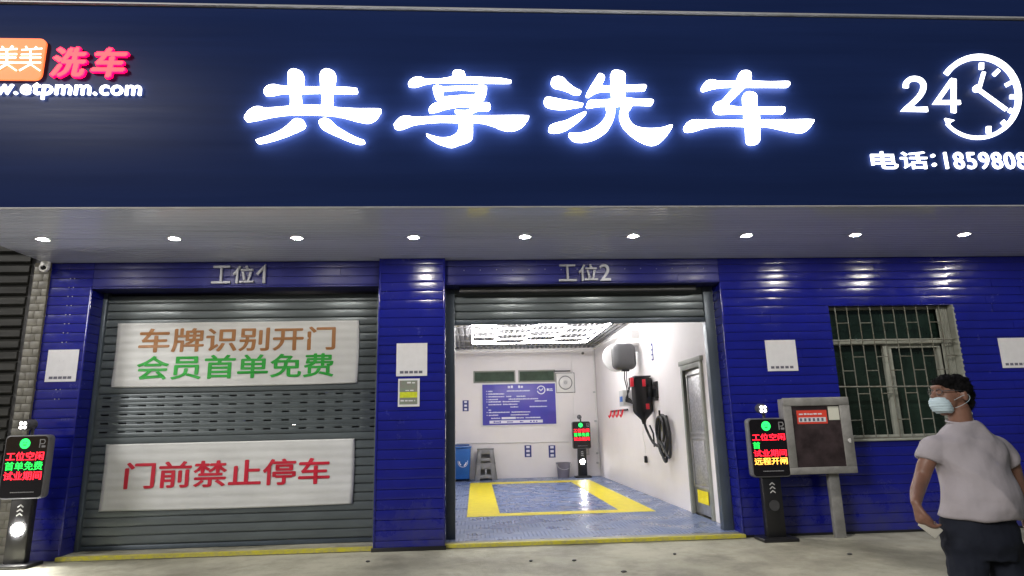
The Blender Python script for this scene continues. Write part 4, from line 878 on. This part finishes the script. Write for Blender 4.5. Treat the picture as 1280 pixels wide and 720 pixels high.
m = MB().box(3.38,3.42,5.80,6.0,1.98,2.1); m.build('switch_plate','bin',t)
t = empty('hook_rail','row of small red hooks below the control box on the right bay wall','hook rail',(3.6,7.2,1.6))
MB().box(3.60,3.638,6.3,8.1,1.79,1.83).build('rail','darkgrey',t)
for k in range(4): MB().tube([(3.58,6.6+.45*k,1.82),(3.55,6.6+.45*k,1.70),(3.52,6.6+.45*k,1.64),(3.50,6.6+.45*k,1.70)],.022,n=6).build('hook','redpl',t)
t = empty('hanging_cord','white cord with black plug hanging below the washer unit','cord',(3.6,4.85,.66))
MB().tube([tuple(v) for v in catmull([(3.60,4.87,1.45),(3.59,4.90,1.2),(3.6,4.84,1.0),(3.59,4.86,.78)],4)],.010,n=6).build('wire','white2',t,smooth=True)
MB().box(3.575,3.625,4.80,4.90,.66,.80).build('plug','black',t,bevel=.008)
t = empty('wall_camera','tiny grey camera on the rear wall above the exhaust fan','camera',(2.87,10.15,3.58))
MB().cyl((3.27,10.19,3.60),(3.27,10.12,3.60),.04,n=14).build('housing','midgrey',t,smooth=True)
MB().cyl((3.27,10.12,3.60),(3.27,10.11,3.60),.022,n=14).build('lens','black',t,smooth=True)

# small stones on the forecourt
for k, (x, y) in enumerate([(.62,-1.05),(1.12,-1.1),(1.55,-1.75),(2.35,-.95),(-.55,-2.2),(3.3,-2.4),(-2.6,-1.9),(-1.3,-.75),(4.3,-1.3)]):
    m = MB().ball((x,y,G+.01),(.022+.006*(k%3),.018,.012),8,5)
    m.build('pebble','darkgrey',smooth=True,label='small dark pebble lying on the bare concrete forecourt',cat='pebble',group='pebbles scattered on the forecourt')

# ------------------------------------------------------------------ the man in the white T-shirt
MY = -5.60
def remesh(mb, voxel, smooth_it=4, disp=None):
    me = bpy.data.meshes.new('r'); me.from_pydata([tuple(v) for v in mb.v], [], mb.f)
    bm = bmesh.new(); bm.from_mesh(me); bmesh.ops.recalc_face_normals(bm, faces=bm.faces); bm.to_mesh(me); bm.free()
    o = bpy.data.objects.new('r', me); COL.objects.link(o)
    r = o.modifiers.new('r','REMESH'); r.mode = 'VOXEL'; r.voxel_size = voxel; r.use_smooth_shade = True
    if smooth_it:
        s_ = o.modifiers.new('s','SMOOTH'); s_.factor = .5; s_.iterations = smooth_it
    dg = bpy.context.evaluated_depsgraph_get(); dg.update()
    n = bpy.data.meshes.new_from_object(o.evaluated_get(dg))
    out = MB(); out.v = [tuple(v.co) for v in n.vertices]; out.f = [tuple(p.vertices) for p in n.polygons]
    if disp: out.v = [tuple(Vector(v)+n.vertices[i].normal*disp(Vector(v))) for i, v in enumerate(out.v)]
    bpy.data.objects.remove(o); bpy.data.meshes.remove(me); bpy.data.meshes.remove(n)
    return out
def limb(mb, pts, rad, n=14):
    P = [tuple(v) for v in catmull(pts,5)]; m = len(P); k = len(rad)-1
    rr = []
    for i in range(m):
        t = i/(m-1)*k; j = min(int(t), k-1); rr.append(rad[j]+(rad[j+1]-rad[j])*(t-j))
    mb.tube(P, rr, n); mb.ball(P[0], rr[0], 12, 8); mb.ball(P[-1], rr[-1], 12, 8)
X3, Y3 = (1,0,0), (0,1,0)
def V3(x, y, z): return (x, MY+y, z)
man = empty('person','man in white T-shirt, dark trousers and pale blue face mask walking at the right edge','person',(2.54,MY,G))
b = MB()
b.loft([(V3(2.545,.02,.80),.155,.12,X3,Y3),(V3(2.545,.01,.92),.175,.135,X3,Y3),(V3(2.545,-.01,1.05),.155,.125,X3,Y3),(V3(2.55,0,1.2),.145,.11,X3,Y3),
        (V3(2.55,.0,1.31),.15,.09,X3,Y3),(V3(2.55,.01,1.385),.12,.065,X3,Y3),(V3(2.55,.01,1.44),.065,.055,X3,Y3)])
limb(b,[V3(2.555,.015,1.38),V3(2.548,.01,1.45),V3(2.54,.0,1.53)],[.068,.057,.052])
# head in profile, looking left and slightly away
hb = MB()
hb.ball(V3(2.535,.005,1.612),(.092,.076,.090),20,14)
hb.ball(V3(2.475,.005,1.575),(.066,.064,.092),18,12)
hb.ball(V3(2.462,.005,1.535),(.055,.052,.062),16,10)
hb.ball(V3(2.450,.005,1.497),(.030,.032,.026),12,8)      # chin
hb.cyl(V3(2.418,.005,1.618),V3(2.390,.007,1.583),.010,.016,10); hb.ball(V3(2.397,.006,1.582),(.018,.017,.013),10,8)  # nose
hb.ball(V3(2.424,.005,1.640),(.020,.05,.014),12,8)     # brow
hb.ball(V3(2.412,.005,1.548),(.016,.026,.012),10,8)    # mouth
hb.ball(V3(2.541,-.074,1.585),(.021,.012,.034),12,8); hb.ball(V3(2.538,.084,1.585),(.021,.012,.034),12,8)
for s_ in (-1,1): hb.ball(V3(2.425,.005+s_*.032,1.612),(.013,.015,.010),10,8)
def hmap(v):
    """head to size, on its neck"""
    return (2.512+(v[0]-2.512)*.83, MY+(v[1]-MY)*.90, 1.706+(v[2]-1.706)*.885)
hb.v = [hmap(v) for v in hb.v]; b.add(hb.v, hb.f)
# arms
shL, elL, wrL = V3(2.385,.01,1.325), V3(2.302,.03,1.19), V3(2.160,-.10,1.085)
limb(b,[V3(2.43,.01,1.335),shL,V3(2.335,.025,1.26),elL,V3(2.225,-.03,1.13),wrL],[.040,.038,.041,.037,.034,.024])
shR, elR, wrR = V3(2.735,.01,1.325), V3(2.835,.06,1.13), V3(2.81,.0,.90)
limb(b,[V3(2.67,.01,1.335),shR,V3(2.795,.03,1.25),elR,V3(2.835,.04,1.02),wrR],[.040,.038,.041,.037,.034,.024])
# hands: palm and five fingers
def hand(w, d, out, palmn, grip):
    """w wrist, d direction of the hand, out thumb side, palmn palm normal"""
    w = Vector(w); d = Vector(d).normalized(); o = Vector(out); o = (o-d*o.dot(d)).normalized(); p_ = Vector(palmn); p_ = (p_-d*p_.dot(d)-o*p_.dot(o)).normalized()
    for k in range(5):
        f = k/4; b.ball(w+d*(.012+.070*f), (.026+.010*math.sin(f*2.2),)*3 if 0 else (.022+.006*f,.022+.006*f,.022), 10, 7)
    for i in range(4):
        s_ = (i-1.5)*.0185; ln = (.068,.076,.072,.058)[i]
        base = w+d*.070-o*s_
        q = [base, base+d*ln*.45+p_*(.008+grip*.012), base+d*ln*(.78-grip*.15)+p_*(.020+grip*.028), base+d*ln*(.92-grip*.42)+p_*(.034+grip*.040)]
        limb(b,q,[.0115,.0105,.0095,.008],8)
        b.ball(base,(.015,.015,.015),8,6)
    th = w+d*.022+o*.022
    limb(b,[th,th+d*.028+o*.016+p_*.006,th+d*.052+o*.016+p_*.022,th+d*.068+o*.008+p_*.034],[.015,.013,.011,.009],8)
hand(wrL,(.10,-.10,-1),(-.25,-1,0),(.95,-.25,.1),.8)
hand(wrR,(-.02,-.05,-1),(.1,-1,0),(-1,-.1,0),.4)
# legs under the trousers, feet
for hx, kx, ax, ky, ay in ((2.455,2.425,2.40,-.03,.06),(2.635,2.655,2.67,.0,-.02)):
    limb(b,[V3(hx,.01,.86),V3(kx,ky,.48),V3(ax,ay,.06)],[.085,.07,.055,.05,.04])
body = remesh(b,.0065,3).build('body','skin',man,smooth='all')
# clothing
def folds(amp, sx=7, sz=5, seed=0):
    return lambda v: amp*(noise.noise(Vector((v.x*sx+seed, v.y*sx, v.z*sz)))+.5*noise.noise(Vector((v.x*sx*2.3+v.z*6+seed, v.y*sx*2, v.z*sz*2.2))))
def creases(v):
    """creases running from armpits and hanging over the belly"""
    a = noise.noise(Vector((v.x*5+v.z*5.5, v.y*3, v.z*2.2-v.x*2)))
    c = noise.noise(Vector((v.x*9-v.z*8+4, v.y*4, v.z*4+2)))
    d = noise.noise(Vector((v.x*3, v.y*3+7, v.z*16)))*max(0, min(1, (1.12-v.z)*6))
    return -.034*abs(a)+.014*c+.014*d+.011
s_ = MB()
s_.loft([(V3(2.548,0,.995),.192,.155,X3,Y3),(V3(2.548,-.015,1.045),.188,.162,X3,Y3),(V3(2.55,-.02,1.10),.184,.160,X3,Y3),(V3(2.556,-.01,1.2),.174,.142,X3,Y3),
         (V3(2.556,.0,1.30),.190,.126,X3,Y3),(V3(2.556,.01,1.362),.192,.108,X3,Y3),(V3(2.556,.012,1.405),.150,.088,X3,Y3),(V3(2.555,.012,1.44),.112,.078,X3,Y3),(V3(2.555,.012,1.467),.078,.070,X3,Y3)],n=28)
for a_, m_, c_ in ((V3(2.45,.01,1.345),V3(2.398,.015,1.332),V3(2.350,.022,1.268)),(V3(2.66,.01,1.345),V3(2.728,.015,1.322),V3(2.790,.035,1.255))):
    s_.tube([tuple(v) for v in catmull([a_,m_,c_],4)],[.064]*3+[.064]*3+[.063,.062,.062],16)
remesh(s_,.008,4,creases).build('t_shirt','shirt',man,smooth='all')
cr = MB().tube([V3(2.553+.071*math.cos(a_),.010+.066*math.sin(a_),1.466+.010*math.sin(a_)) for a_ in [2*math.pi*k/24 for k in range(24)]],.005,8,True)
cr.build('collar','shirt',man,smooth='all')
t_ = MB()
t_.loft([(V3(2.545,.015,.80),.172,.132,X3,Y3),(V3(2.545,.01,.90),.182,.145,X3,Y3),(V3(2.545,.005,1.02),.172,.14,X3,Y3)],n=24)
for hx, kx, ax, ky, ay in ((2.445,2.425,2.40,-.03,.06),(2.645,2.66,2.67,.0,-.02)):
    limb(t_,[V3(hx,.01,.84),V3((hx+kx)/2,ky*.6,.68),V3(kx,ky,.48),V3(ax,ay,.05)],[.097,.086,.075,.068,.064])
remesh(t_,.009,3,lambda v: -.016*abs(noise.noise(Vector((v.x*8,v.y*6,v.z*9+v.x*6))))+.010*noise.noise(Vector((v.x*6,v.y*6+3,v.z*20)))+.005).build('trousers','jeans',man,smooth='all')
for ax, ay in ((2.40,.06),(2.67,-.02)):
    sh = MB().loft([(V3(ax-.01*k,ay+.05-.05*k,G+.045+.012*(k<3)),(.038,.043,.045,.046,.045,.036)[k],(.040,.045,.042,.036,.030,.022)[k],X3,(0,0,1)) for k in range(6)],n=14)
    remesh(sh,.009,2).build('shoe','shoe',man,smooth='all')
h = MB()
h.ball(V3(2.545,.005,1.632),(.097,.086,.082),22,14); h.ball(V3(2.585,.005,1.592),(.060,.074,.075),18,12); h.ball(V3(2.495,.005,1.662),(.068,.074,.050),18,12)
h.ball(V3(2.602,.005,1.545),(.036,.060,.045),14,10); h.ball(V3(2.553,-.067,1.625),(.04,.02,.035),12,8); h.ball(V3(2.46,.0,1.672),(.045,.062,.030),14,8)
h = remesh(h,.006,2,lambda v: .010*noise.noise(v*34)+.005*noise.noise(v*80))
rng = random.Random(3); base = list(h.v); hc = Vector(V3(2.545,.005,1.60))
for k in range(1500):
    q = Vector(base[rng.randrange(len(base))]); o_ = (q-hc).normalized()
    if o_.x < -.75 and q.z < 1.66: continue
    d_ = (o_*.6+Vector((rng.uniform(-.6,.6),rng.uniform(-.6,.6),rng.uniform(-.9,.3)))).normalized()
    s1 = d_.cross(o_).normalized()*.0016 if d_.cross(o_).length > .01 else Vector((.0016,0,0)); L_ = rng.uniform(.008,.020)
    s2 = d_.cross(s1).normalized()*.0012
    h.add([q-s1, q+s1, q+s2, q+d_*L_+Vector((0,0,-.003))],[(0,1,3),(1,2,3),(2,0,3),(0,2,1)])
h.v = [hmap(v) for v in h.v]
h.build('hair','hair',man,smooth='all')
mk = MB()
mk.loft([(V3(2.452,.005,1.487),.040,.044,X3,Y3),(V3(2.446,.005,1.50),.058,.056,X3,Y3),(V3(2.438,.005,1.53),.064,.062,X3,Y3),(V3(2.430,.005,1.555),.058,.061,X3,Y3),(V3(2.425,.005,1.573),.040,.052,X3,Y3),(V3(2.418,.005,1.583),.026,.030,X3,Y3)],n=22)
mk = remesh(mk,.006,2,lambda v: .0018*math.sin(v.z*420)+.002*noise.noise(v*30)); mk.v = [hmap(v) for v in mk.v]
mk.build('face_mask','mask',man,smooth='all')
lp = MB().tube([tuple(v) for v in catmull([V3(2.475,-.060,1.560),V3(2.515,-.078,1.582),V3(2.552,-.084,1.590),V3(2.556,-.082,1.560),V3(2.51,-.074,1.530),V3(2.475,-.056,1.515)],4)],.0012,6)
lp.v = [hmap(v) for v in lp.v]; lp.build('ear_loop','mask',man,smooth='all')
g_ = MB()
for s2 in (-1,1):
    g_.tube([V3(2.405+.006*abs(math.cos(a_)),.005+s2*.034+.024*math.cos(a_),1.610+.017*math.sin(a_)) for a_ in [2*math.pi*k/16 for k in range(16)]],.0022,6,True)
    g_.tube([V3(2.412,.005+s2*.058,1.614),V3(2.46,.005+s2*.074,1.616),V3(2.54,.005+s2*.088,1.612)],.0024,6)
g_.v = [hmap(v) for v in g_.v]
g_.build('glasses','darkgrey',man,smooth='all')
ph = MB(); c_ = Vector(wrL)+Vector((.035,-.025,-.115)); dx = Vector((.55,-.25,-.55)).normalized(); dn = Vector((.45,.85,.1)); dn = (dn-dx*dn.dot(dx)).normalized(); dw = dx.cross(dn)
ph.add([tuple(c_+dx*(a_*.045)+dw*(b_*.028)+dn*(e_*.005)) for e_ in (-1,1) for a_, b_ in ((-1,-1),(1,-1),(1,1),(-1,1))],[(0,3,2,1),(4,5,6,7),(0,1,5,4),(1,2,6,5),(2,3,7,6),(3,0,4,7)])
ph.build('mobile_phone','phone',bevel=.004,label='pale mobile phone held low in the hand of the man in the T-shirt',cat='phone')

# ------------------------------------------------------------------ light, sky, camera
w = bpy.data.worlds.new('World'); S.world = w; w.use_nodes = True
nt = w.node_tree; bg = nt.nodes['Background']
sky = nt.nodes.new('ShaderNodeTexSky'); sky.sky_type = 'NISHITA'; sky.sun_disc = False
sky.sun_elevation = R(24); sky.sun_rotation = R(230)
nt.links.new(sky.outputs['Color'], bg.inputs['Color']); bg.inputs['Strength'].default_value = .012
sl = bpy.data.lights.new('street_glow','SUN'); sl.energy = 1.15; sl.angle = R(14); sl.color = (1,.97,.93)
so = bpy.data.objects.new('street_glow', sl); COL.objects.link(so)
dirv = Vector((.75,.62,-.44)); so.rotation_euler = dirv.to_track_quat('-Z','Y').to_euler(); so.location = (0,-15,10)

f_, p_, yw, rl, D_ = 786.1, .21509, .060855, .023117, 8.8359
fw = Vector((math.sin(yw)*math.cos(p_), math.cos(yw)*math.cos(p_), math.sin(p_)))
rt = Vector((math.cos(yw), -math.sin(yw), 0)); up = rt.cross(fw)
rt2 = rt*math.cos(rl)-up*math.sin(rl); up2 = rt*math.sin(rl)+up*math.cos(rl)
cd = bpy.data.cameras.new('camera'); cam = bpy.data.objects.new('camera', cd); COL.objects.link(cam)
mtx = Matrix((rt2, up2, -fw)).transposed().to_4x4(); mtx.translation = Vector((0,-D_,1.5))
cam.matrix_world = mtx; cd.sensor_width = 36; cd.lens = f_/1280*36; cd.clip_end = 500; cd.clip_start = .05
S.camera = cam
S.view_settings.view_transform = 'Standard'; S.view_settings.look = 'None'; S.view_settings.exposure = .7; S.view_settings.gamma = 1
S.cycles.use_denoising = True; S.cycles.max_bounces = 8; S.cycles.diffuse_bounces = 4; S.cycles.glossy_bounces = 4
S.cycles.sample_clamp_indirect = 6; S.cycles.caustics_reflective = False; S.cycles.caustics_refractive = False
for o in list(S.objects):
    if '_w' in o.keys(): del o['_w']
